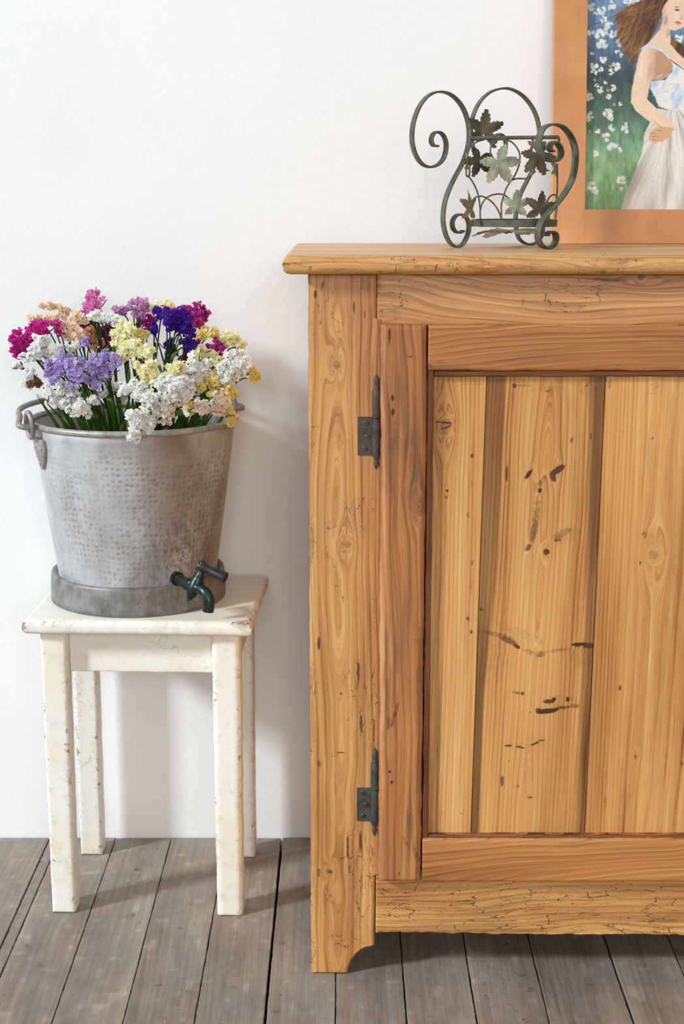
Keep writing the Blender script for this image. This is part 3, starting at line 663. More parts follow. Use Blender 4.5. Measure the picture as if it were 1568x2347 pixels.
def p3_u(A, L, d):
    xs = (A-s2(L)); U = 190*np.minimum(xs, .045)+52*np.maximum(xs-.045, 0)+1.3*vnoise(A*9, L*1.7, 131)
    return knots_u(U, A, L, [(1502, 1272, 20, 2.0), (1420, 1577, 5, .6), (1457, 1733, 6, .6)], YP)
def p3_mask(A, L, d):
    s = ellipses(A, L, [(1500, 1272, 13, 12, 0, .5), (1524, 1265, 5, 14, 0, .35), (1500, 1250, 16, 3, 0, .4), (1478, 1225, 6, 14, 0, .5), (1474, 1225, 8, 3, 0, .6), (1468, 1290, 3, 5, 0, .8), (1421, 1577, 4, 6, 0, .75), (1457, 1735, 5, 6, 0, .6), (1388, 1840, 5, 22, 0, .45), (1390, 1775, 4, 14, 0, .4), (1552, 1285, 14, 26, 0, 0), (1496, 1005, 3, 5, 0, .7), (1445, 988, 36, 2, -6, .35), (1500, 885, 14, 8, 0, .4), (1495, 898, 14, 6, 0, .35), (1563, 1750, 4, 6, 0, .7), (1398, 880, 5, 14, 0, .5), (1545, 1625, 8, 20, 0, .25)], YP)
    return np.stack([s, .05+0*A, .2*vnoise(A*20, L*4, 132)+.15*np.clip(1-np.abs(A-s2(L)-.066)/.006, 0, 1)], 1)
board('panel_board', M['panel_pine'], door, 'z', PZ0+.0008, PZ1-.0008, lambda l: s2(l)+gp, lambda l: s3(l)-gp, YP, CY+.012, r=.0006, na=100, nl=350, u=p3_u, mask=p3_mask, tint=honey(133, s2, None, .004, .0, .35), seed=11, endr=.0003, wob=0)
board('panel_board', M['panel_pine'], door, 'z', PZ0+.0008, PZ1-.0008, lambda l: s3(l)+gp, lambda l: s4(l)-gp, YP, CY+.012, r=.0006, na=14, nl=60, tint=honey(140), seed=12, endr=.0003, wob=0)
board('panel_board', M['panel_pine'], door, 'z', PZ0+.0008, PZ1-.0008, lambda l: s4(l)+gp, prr, YP, CY+.012, r=.0006, na=14, nl=60, tint=honey(144), seed=13, endr=.0003, wob=0)

# hinges
def hinge(y0, ysplit, y1, yp0, yp1, xp0, xb, mt, screws):
    h = bpy.data.objects.new('hinge', None); col.objects.link(h); h.parent = cab; BASE[h] = BASE[cab]
    yb = CY-.0048
    c = at(xb, (y0+y1)/2, yb); zz = lambda y: at(xb, y, yb).z
    R = .0056
    zt, zb, zm = zz(y0), zz(y1), zz(ysplit)
    zk0, zk1 = zz(y0+34), zz(y1-30)
    g = Geo(); g.lathe([(R*.2, zm), (R*.98, zm+.0004), (R, zm+.004), (R*1.02, (zm+zk0)/2), (R*.98, zk0-.002), (R*.8, zk0)], (c.x, c.y, 0), 20); g.build('knuckle', mt, h)
    g = Geo(); g.lathe([(R*.2, zk1), (R*.9, zk1+.0002), (R*1.0, zk1+.003), (R*1.04, (zm+zk1)/2), (R*1.0, zm-.0006), (R*.4, zm-.0004)], (c.x, c.y, 0), 20); g.build('knuckle', mt, h)
    L = zt-zk0
    g = Geo(); g.lathe([(R*.7, zk0), (R*.72, zk0+L*.08), (R*.5, zk0+L*.2), (R*.62, zk0+L*.3), (R*.66, zk0+L*.5), (R*.58, zk0+L*.75), (R*.3, zk0+L*.93), (R*.05, zt)], (c.x, c.y, 0), 16); g.build('finial', mt, h)
    L = zk1-zb
    g = Geo(); g.lathe([(R*.05, zb), (R*.34, zb+L*.14), (R*.56, zb+L*.38), (R*.6, zb+L*.56), (R*.4, zb+L*.7), (R*.6, zb+L*.82), (R*.6, zk1)], (c.x, c.y, 0), 16); g.build('finial', mt, h)
    a = at(xp0, yp0, CY); b = at(xb, yp1, CY)
    g = Geo(); g.box((a.x, CY-.0016, b.z), (b.x, CY+.002, a.z), .0005); g.build('leaf_plate', mt, h, smooth=False)
    for (sx, sy, ang) in screws:
        p = at(sx, sy, CY); g = Geo(); rr = .0036; t = math.radians(ang); n = 20; V = []; Fc = []
        for dep, r_ in ((.0, rr), (-.0010, rr), (-.0016, rr*.8)):
            V += [(p.x+r_*math.cos(2*math.pi*k/n), CY-.0010+dep, p.z+r_*math.sin(2*math.pi*k/n)) for k in range(n)]
        Fc += [(i*n+k, i*n+(k+1) % n, (i+1)*n+(k+1) % n, (i+1)*n+k) for i in range(2) for k in range(n)]+[tuple(2*n+k for k in range(n))]
        g.add(V, Fc); s = g.build('screw', M['screw'], h)
        # slot: a dark strip on the head, the groove's shade put in as colour
        d = Vector((math.cos(t), 0, math.sin(t))); w = Vector((-math.sin(t), 0, math.cos(t))); q = Vector((p.x, CY-.0027, p.z))
        V = [q+d*sx_*rr*.78+w*sz_*.00042+Vector((0, dy, 0)) for dy in (0, .0008) for sx_, sz_ in ((-1, -1), (1, -1), (1, 1), (-1, 1))]
        g.add(V, [(0, 1, 2, 3), (4, 7, 6, 5), (0, 4, 5, 1), (1, 5, 6, 2), (2, 6, 7, 3), (3, 7, 4, 0)])
        me = s.data; bm = bmesh.new(); bm.from_mesh(me)
        vs_ = [bm.verts.new(v-BASE[h]) for v in V]
        fs = [bm.faces.new([vs_[i] for i in f]) for f in ((0, 1, 2, 3), (4, 7, 6, 5), (0, 4, 5, 1), (1, 5, 6, 2), (2, 6, 7, 3), (3, 7, 4, 0))]
        me.materials.append(M['void'])
        for f in fs: f.material_index = 1
        bm.to_mesh(me); bm.free()
    return h
M['hinge_iron'] = iron_material('brown_hinge_iron', srgb(62, 53, 48), srgb(90, 80, 73), srgb(98, 70, 52), .55)
M['hinge_green'] = iron_material('verdigris_hinge_iron', srgb(58, 56, 53), srgb(82, 92, 86), srgb(86, 66, 54), .6)
hinge(858, 958, 1076, 955, 1043, 820, 863, M['hinge_iron'], [(839, 969, -30), (842, 1001, 25), (837, 1027, -25)])
hinge(1714, 1809, 1917, 1805, 1881, 818, 859, M['hinge_green'], [(833, 1816, -45), (839, 1843, 20), (833, 1869, 15)])

# ------------------------------------------------------------------ the stool
ST = math.radians(-2.4)
stc = Vector((-.2955, 2.2925, 0))
stool = thing('stool', 'small square wooden stool in chipped cream paint under the bucket', 'stool', stc, ST)
SZ = .473
def pm(A, L, d): return np.stack([.0*A, 0*A, 0*A], 1)
board('seat', M['paint'], stool, 'top', -.169, .169, -.142, .142, SZ, SZ-.0225, r=.0085, na=46, nl=60, wob=.0012, seed=31, local=True, edge_mask=True, endr=.0085)
lw = .0385
for (sx, sy) in ((-1, -1), (1, -1), (-1, 1), (1, 1)):
    cx, cy = sx*.1285, sy*.1045; w = lw+(.004 if (sx, sy) == (1, -1) else 0); bt = .93
    lg = board('leg', M['paint'], stool, 'z', .0003, SZ-.0228, lambda l, cx=cx, w=w, sx=sx: cx-w/2*(bt+(1-bt)*l/.45)-.0*sx, lambda l, cx=cx, w=w, bt=bt: cx+w/2*(bt+(1-bt)*l/.45), cy-lw/2, cy+lw/2,
               r=.005 if sx < 0 else .008, na=8, nl=80, wob=.0004, seed=40+sx+3*sy, local=True, edge_mask=True, endr=.003)
az0, az1 = .383, SZ-.0228
for sy in (-1, 1):
    board('apron', M['paint'], stool, 'x', -.1285+lw/2+.0004, .1285-lw/2-.0022, az0, az1, sy*.1045-.009*sy*1-.007, sy*.1045-.009*sy+.007, r=.002, na=10, nl=40, wob=.0005, seed=51+sy, local=True, edge_mask=False)
for sx in (-1, 1):
    o = board('apron', M['paint'], stool, 'floor', -.1045+lw/2+.0004, .1045-lw/2-.0004, sx*.1285-.007+sx*.004, sx*.1285+.007+sx*.004, az1, az0, r=.002, na=6, nl=30, wob=.0004, seed=55+sx, local=True)

# ------------------------------------------------------------------ the bucket
BC = Vector((-.3165, 2.303, SZ))
bucket = thing('bucket', 'hammered zinc bucket with folded bail handle and small tap on the stool', 'bucket', BC)
def zinc_lathe(name, prof, mat, n=144, parent=bucket, sub=1):
    P = [prof[0]]
    for a, b in zip(prof, prof[1:]):
        k = max(1, int(math.hypot(b[0]-a[0], b[1]-a[1])/.012))
        for j in range(1, k+1): P.append((a[0]+(b[0]-a[0])*j/k, a[1]+(b[1]-a[1])*j/k))
    V = []; G = []
    for r, h in P:
        for k in range(n+1):
            a = 2*math.pi*k/n+math.pi/2               # seam at the back, increasing counter-clockwise from the back via the left and the front
            V.append((BC.x+r*math.cos(a), BC.y+r*math.sin(a), BC.z+h)); G.append(((k/n)*2*math.pi*.14, h, k/n))
    m = len(P); w = n+1
    Fc = [(i*w+k, i*w+k+1, (i+1)*w+k+1, (i+1)*w+k) for i in range(m-1) for k in range(n)]
    o = mesh_obj(name, V, Fc, mat, parent, True, {'grain': ('VEC', G)})
    bm = bmesh.new(); bm.from_mesh(o.data); bmesh.ops.remove_doubles(bm, verts=[v for v in bm.verts if False], dist=1e-6); bmesh.ops.recalc_face_normals(bm, faces=bm.faces); bm.to_mesh(o.data); bm.free()
    return o
RIM_H = .277
zinc_lathe('body', [(.123, .034), (.1225, .046), (.1535, RIM_H-.004), (.1525, RIM_H-.003), (.152, RIM_H-.006), (.121, .048), (.119, .036), (.02, .036)], M['zinc'])
zinc_lathe('base_band', [(.130, .0005), (.1345, .001), (.1350, .012), (.1335, .040), (.1320, .0445), (.1290, .0450), (.1235, .0420), (.1222, .036), (.1290, .030), (.1290, .0005)], M['zinc_plain'])
g = Geo(); g.lathe([(.1545+.0046*math.cos(t), RIM_H+.0046*math.sin(t)) for t in np.linspace(0, 2*math.pi, 13)[:-1]], BC, 120, closed=True); g.build('rim', M['zinc_rim'], bucket)
# ears: riveted plates with a loop standing above the rim
def ear(az):
    e = bpy.data.objects.new('ear', None); col.objects.link(e); e.parent = bucket; BASE[e] = BASE[bucket]
    n_ = Vector((math.cos(az), math.sin(az), 0)); t_ = Vector((-math.sin(az), math.cos(az), 0)); up = Vector((0, 0, 1))
    def wallp(s, h, off):                                     # point on the bucket wall
        r = .1225+(h-.046)/(RIM_H-.05)*.031+off; a = az+s/r
        return BC+Vector((r*math.cos(a), r*math.sin(a), h))
    # plate
    out = [(-.021, .258), (-.0225, .247), (-.015, .228), (-.004, .214), (0, .212), (.004, .214), (.015, .228), (.0225, .247), (.021, .258), (.010, .2605), (-.010, .2605)]
    V = [wallp(s, h, .0006) for s, h in out]+[wallp(s, h, .0042) for s, h in out]+[wallp(s*.86, .238+(h-.238)*.86, .0052) for s, h in out]
    k = len(out); Fc = [(i*k+j, i*k+(j+1) % k, (i+1)*k+(j+1) % k, (i+1)*k+j) for i in range(2) for j in range(k)]+[tuple(2*k+j for j in range(k))]
    g = Geo(); g.add(V, Fc); g.build('plate', M['iron_ear'], e)
    for s, h in ((-.012, .246), (.012, .246), (0, .222)):
        g = Geo(); c = wallp(s, h, .0045); ax = Vector((math.cos(az+s/.15), math.sin(az+s/.15), -.13)).normalized()
        g.lathe([(.0036, 0), (.0034, .0010), (.0024, .0018), (.0008, .0022)], c, 14, axis=ax); g.build('rivet', M['zinc_rim'], e)
    g = Geo(); c = BC+n_*.1655+up*(RIM_H+.004)
    pts = []
    for k in range(33):
        a = 2*math.pi*k/32; pts.append(c+t_*(.0125*math.sin(a))+up*(.0185*math.cos(a)-.001)+n_*(.0015*math.cos(a)))
    g.tube(pts, .0040, 12, caps=False); g.build('loop', M['iron_ear'], e)
    return c
AZL, AZR = math.radians(211), math.radians(31)
cL, cR = ear(AZL), ear(AZR)
# bail handle lying back over the rear rim
mid = (cL+cR)/2; ax = (cR-cL); half = ax.length/2; axn = ax.normalized(); perp = Vector((-axn.y, axn.x, 0))
if perp.y < 0: perp = -perp
pts = []
for k in range(41):
    a = math.pi*(1-k/40); pts.append(mid+axn*((half+.006)*math.cos(a))+perp*((half*.93)*math.sin(a)**.9)+Vector((0, 0, .004+.012*math.sin(a)**.5)))
hookL = [cL+axn*-.0065+perp*-.010+Vector((0, 0, -.003)), cL+axn*-.017+perp*-.011+Vector((0, 0, -.002)), cL+axn*-.020+perp*-.002+Vector((0, 0, .000))]
hookR = [cR+axn*.012+perp*-.002, cR+axn*.010+perp*-.010, cR+axn*.002+perp*-.010]
g = Geo()
path = spline([cL+axn*.010+perp*-.006+Vector((0, 0, -.004)), cL+axn*-.006+perp*-.009+Vector((0, 0, -.003)), cL+axn*-.0175+perp*-.005, cL+axn*-.0125+perp*.010+Vector((0, 0, .004))], 6)+pts[2:39]+spline([cR+axn*.0125+perp*.010+Vector((0, 0, .004)), cR+axn*.0175+perp*-.005, cR+axn*.006+perp*-.009, cR+axn*-.008+perp*-.006], 6)
g.tube(path, .0044, 12); g.build('handle', M['iron_ear'], bucket, label='folded iron bail handle')

# tap
tap = bpy.data.objects.new('tap', None); col.objects.link(tap); tap.parent = bucket; BASE[tap] = BASE[bucket]; tap['label'] = 'dark green metal tap with black lever'
TD = 2.178                                                   # bucket wall where the tap leaves it
w0 = at(408, 1327, TD); j0 = at(447, 1347, TD-.034)
rad = (Vector((w0.x, w0.y, 0))-Vector((BC.x, BC.y, 0))).normalized()
g = Geo(); g.lathe([(.0102, -.006), (.0104, .0008), (.0095, .0014), (.0085, .0016)], w0, 28, axis=rad); g.build('collar', M['void'], tap)
g = Geo(); g.tube(spline([w0-rad*.004, w0+(j0-w0)*.35, w0+(j0-w0)*.75, j0], 5), [.0082]*8+[.0096]*4+[.0115]*4, 16)
sp = spline([j0+Vector((-.002, .004, .003)), at(455, 1348, TD-.040), at(470, 1357, TD-.050), at(479, 1376, TD-.055), at(477, 1402, TD-.056)], 6)
g.tube(sp, [.0115-.0034*min(1, i/8) for i in range(len(sp))], 16)
v0, v1 = j0, at(463, 1305, TD-.036)
dv = (v1-v0).normalized(); Lv = (v1-v0).length
g.lathe([(.0115, 0), (.0098, Lv*.45), (.0078, Lv*.53), (.0082, Lv*.60), (.0070, Lv*.66), (.0074, Lv*.72), (.0056, Lv*.80), (.0056, Lv), (.003, Lv*1.05)], v0, 18, axis=dv)
g.lathe([(.0115, 0), (.0085, .010), (.0044, .018), (.0008, .0235)], j0, 16, axis=(at(431, 1379, TD-.036)-j0).normalized())
q = bpy.data  # body of the tap as one casting
g.build('tap_body', M['tap'], tap, angle=60)
h0, h1 = at(463, 1299, TD-.036), at(517, 1325, TD-.050)
g = Geo(); dh = (h1-h0).normalized(); Lh = (h1-h0).length
g.lathe([(.002, -.007), (.0070, -.005), (.0082, .001), (.0070, .006), (.0062, .010), (.0070, Lh*.5), (.0088, Lh*.93), (.0084, Lh), (.0052, Lh+.0002), (.0050, Lh-.001)], h0, 20, axis=dh); g.build('lever', M['tap_handle'], tap)
g = Geo(); g.lathe([(.0012, -.0075), (.0056, -.005), (.0064, 0), (.0056, .005), (.0020, .009)], h0+Vector((0, 0, .0012)), 18, axis=dv); g.build('lever_cap', M['tap'], tap)

# ------------------------------------------------------------------ flowers
def floret_unit(seed):
    """one crinkled papery calyx: a ruffled funnel"""
    r = np.random.default_rng(seed); n = 10; V = [(0, 0, -.62)]; 
    for k in range(n):
        a = 2*math.pi*k/n; V.append((.34*math.cos(a), .34*math.sin(a), -.12+.10*(r.random()-.5)))
    for k in range(n):
        a = 2*math.pi*(k+.5*0)/n+.12*(r.random()-.5); q = 1.0*(1+.22*(r.random()-.5))*(1.0 if k % 2 else .80); V.append((q*math.cos(a), q*math.sin(a), .22+.46*(r.random()-.5)))
    Fc = [(0, 1+(k+1) % n, 1+k) for k in range(n)]+[(1+k, 1+(k+1) % n, 1+n+(k+1) % n, 1+n+k) for k in range(n)]
    return np.array(V), Fc
UNITS = [floret_unit(i) for i in range(8)]
def calyx_unit():
    n = 5; V = [(0, 0, -1.2)]+[(.30*math.cos(2*math.pi*k/n), .30*math.sin(2*math.pi*k/n), 0) for k in range(n)]
    return np.array(V), [(0, 1+(k+1) % n, 1+k) for k in range(n)]+[tuple(1+k for k in range(n))]
CAL = calyx_unit()
class Blooms:
    def __init__(s): s.V = []; s.F = []; s.n = 0
    def put(s, unit, p, d, size, spin):
        V, Fc = unit; q = Vector((0, 0, 1)).rotation_difference(Vector(d)) @ Quaternion((0, 0, 1), spin); R = np.array(q.to_matrix())
        s.V.append((V*size) @ R.T + np.array(p)); s.F += [tuple(i+s.n for i in f) for f in Fc]; s.n += len(V)
    def build(s, name, mat, parent): return mesh_obj(name, np.concatenate(s.V), s.F, mat, parent, smooth=False)
KF = 2.24/F
def sprig(name, label, group, color, D, heads, stem='stem', leafy=0, fsize=.0052, base=None, dens=1.0, spike=False, mid=None):
    """a stem standing in the bucket; heads = [(x, y, rx, ry, degrees)] measured in the enlarged view of the bunch"""
    r = np.random.default_rng(abs(hash(label)) % 1 + sum(ord(c) for c in label))
    hs = [(x/2.45, y/2.45+620, rx/2.45, ry/2.45, a) for (x, y, rx, ry, a) in [tuple(h)+(0,)*(5-len(h)) for h in heads]]
    cxm = sum(h[0] for h in hs)/len(hs); cym = sum(h[1] for h in hs)/len(hs)
    top = at(cxm, cym, D)
    if base is None:
        base = Vector((BC.x+(top.x-BC.x)*.30+.02*(r.random()-.5), BC.y+(top.y-BC.y)*.25+.03*(r.random()-.5), BC.z+.06))
    o = thing(name, label, 'flower', base, 0, group)
    # where it passes the rim it has to stay inside the bucket
    rim = Vector((BC.x+(top.x-BC.x)*.62, BC.y+(top.y-BC.y)*.60, BC.z+RIM_H+.005)); off = Vector((rim.x-BC.x, rim.y-BC.y, 0))
    if off.length > .128: off = off*(.128/off.length); rim = Vector((BC.x+off.x, BC.y+off.y, rim.z))
    if mid is not None: rim = Vector(mid)
    node = top+(rim-top)*.42+Vector((0, 0, .012)) if top.z > rim.z+.03 else rim+(top-rim)*.5+Vector((0, 0, .03))
    pts = spline([base, base+(rim-base)*.55, rim, node], 7)
    g = Geo(); rad0 = .0025
    g.tube(pts, [rad0*(1-.25*i/len(pts)) for i in range(len(pts))], 7, flat=.62)
    bl = Blooms(); gr = Blooms()
    for (hx, hy, rx, ry, ang) in hs:
        c = at(hx, hy, D+.012*(r.random()-.5)); RX, RZ = rx*KF*1.28, ry*KF*1.28; RY = min(RX, RZ)*.9+.004
        out = Vector((c.x-node.x, (c.y-node.y)*.7, max(c.z-node.z, .01)+.02)).normalized()
        foot = c-out*(min(RX, RZ)*.75)
        g.tube(spline([pts[-1-int(6*r.random())], (node+foot)/2+Vector((0, 0, .004)), foot], 4), [.0014]*3+[.0011]*6, 5)
        t = math.radians(ang); n = int((.62 if color in ('lavender', 'cream', 'brown') else .85)*dens*max(34, .66*(rx*ry*4)/(fsize/KF)**2*5.0))
        n = min(n, 330)
        clumps = []                                              # a head is a handful of small one-sided spikelet clumps
        for _ in range(4+int(rx*ry/45)):
            v = r.normal(size=3); v /= np.linalg.norm(v)
            if v[1] > .3: v[1] = -v[1]
            f = .35+.55*r.random()**.6; clumps.append((v*f, .34+.22*r.random(), v))
        for _ in range(n):
            cc, cr, cv = clumps[int(r.random()*len(clumps))]
            v = r.normal(size=3)+cv*.5; v /= np.linalg.norm(v)
            if v[1] > .45: v[1] = -v[1]*.8; v /= np.linalg.norm(v)
            f = cr*(.55+.55*r.random()); q = cc+v*f; am = min(RX, RZ)
            lx, lz = cc[0]*RX+v[0]*f*(RX+am)*.5, cc[2]*RZ+v[2]*f*(RZ+am)*.5
            p = np.array((c.x+lx*math.cos(t)+lz*math.sin(t), c.y+q[1]*RY, c.z-lx*math.sin(t)+lz*math.cos(t)))
            d = Vector((v[0]*.9, v[1]*.9-.1, v[2]*.8+.4)).normalized() + Vector(r.normal(size=3)*.3)
            bl.put(UNITS[int(r.random()*8)], p, d.normalized(), fsize*(.72+.55*r.random()), r.random()*6.28)
            if r.random() < .5:
                gr.put(CAL, np.array(p)-np.array(d.normalized())*fsize*.5, d.normalized(), fsize*.9, 0)
        for k in range(max(3, int(6*rx/25))):                    # twiglets inside the head
            a = foot+Vector(r.normal(size=3)*.002); v = r.normal(size=3)
            b = Vector((c.x+v[0]*RX*.45, c.y+v[1]*RY*.35, c.z+v[2]*RZ*.4))
            g.tube([a, (a+b)/2+Vector((0, 0, -.001)), b], [.0009, .0008, .0006], 4)
    for k in range(leafy):                                       # winged leaves along the upper stem
        i = int(len(pts)*(.55+.4*r.random())); p = pts[min(i, len(pts)-2)]; q = Vector(r.normal(size=3)); q.z = abs(q.z)*1.2+.5; q.y -= .4; q.normalize()
        Ln = .028+.03*r.random(); wv = q.cross(Vector((0, 1, 0))).normalized()*.0030; V = []
        for j in range(6):
            s = j/5; w = math.sin(math.pi*(.12+.88*s))*(1-.2*s); cpt = p+q*Ln*s+Vector((0, 0, -.010*s*s)); V += [cpt-wv*w, cpt+Vector((0, -.0009*w, -.0006)), cpt+wv*w]
        lf = Geo(); lf.add(V, [(j*3+e_, j*3+e_+1, j*3+e_+4, j*3+e_+3) for j in range(5) for e_ in (0, 1)])
        mesh_obj('leaf', lf.v, lf.f, M['stem_light'], o)
    for k in range(2):                                           # strap-like stem leaves rising past the rim
        b0 = base+Vector((.03*(r.random()-.5), .03*(r.random()-.5), .10)); tp = rim+(top-rim)*(.25+.4*r.random())+Vector((.02*(r.random()-.5), -.012*r.random(), -.004))
        ro = Vector((tp.x-BC.x, tp.y-BC.y, 0)); rmax = .132 if tp.z < BC.z+RIM_H+.025 else .16
        tp.z = max(tp.z, BC.z+RIM_H+.012)
        if ro.length > rmax: ro *= rmax/ro.length; tp = Vector((BC.x+ro.x, BC.y+ro.y, tp.z))
        q = (tp-b0); wv = q.cross(Vector((0, 1, 0))).normalized()*(.0024+.0014*r.random()); V = []; bend = Vector(((r.random()-.5)*.02, 0, .008))
        for j in range(9):
            s = j/8; w = math.sin(math.pi*(.25+.73*s)); cpt = b0+q*s+bend*math.sin(math.pi*s); V += [cpt-wv*w, cpt+Vector((0, -.0012*w, 0)), cpt+wv*w]
        lf = Geo(); lf.add(V, [(j*3+e_, j*3+e_+1, j*3+e_+4, j*3+e_+3) for j in range(8) for e_ in (0, 1)])
        mesh_obj('leaf', lf.v, lf.f, M['stem'], o)
    g.build('stem', M[stem], o)
    bl.build('blossoms', PET[color], o); gr.build('calyxes', PET['green'], o)
    for nm in o.children:
        if nm.name.startswith(('blossoms', 'calyxes')): nm['kind'] = 'stuff'
    return o

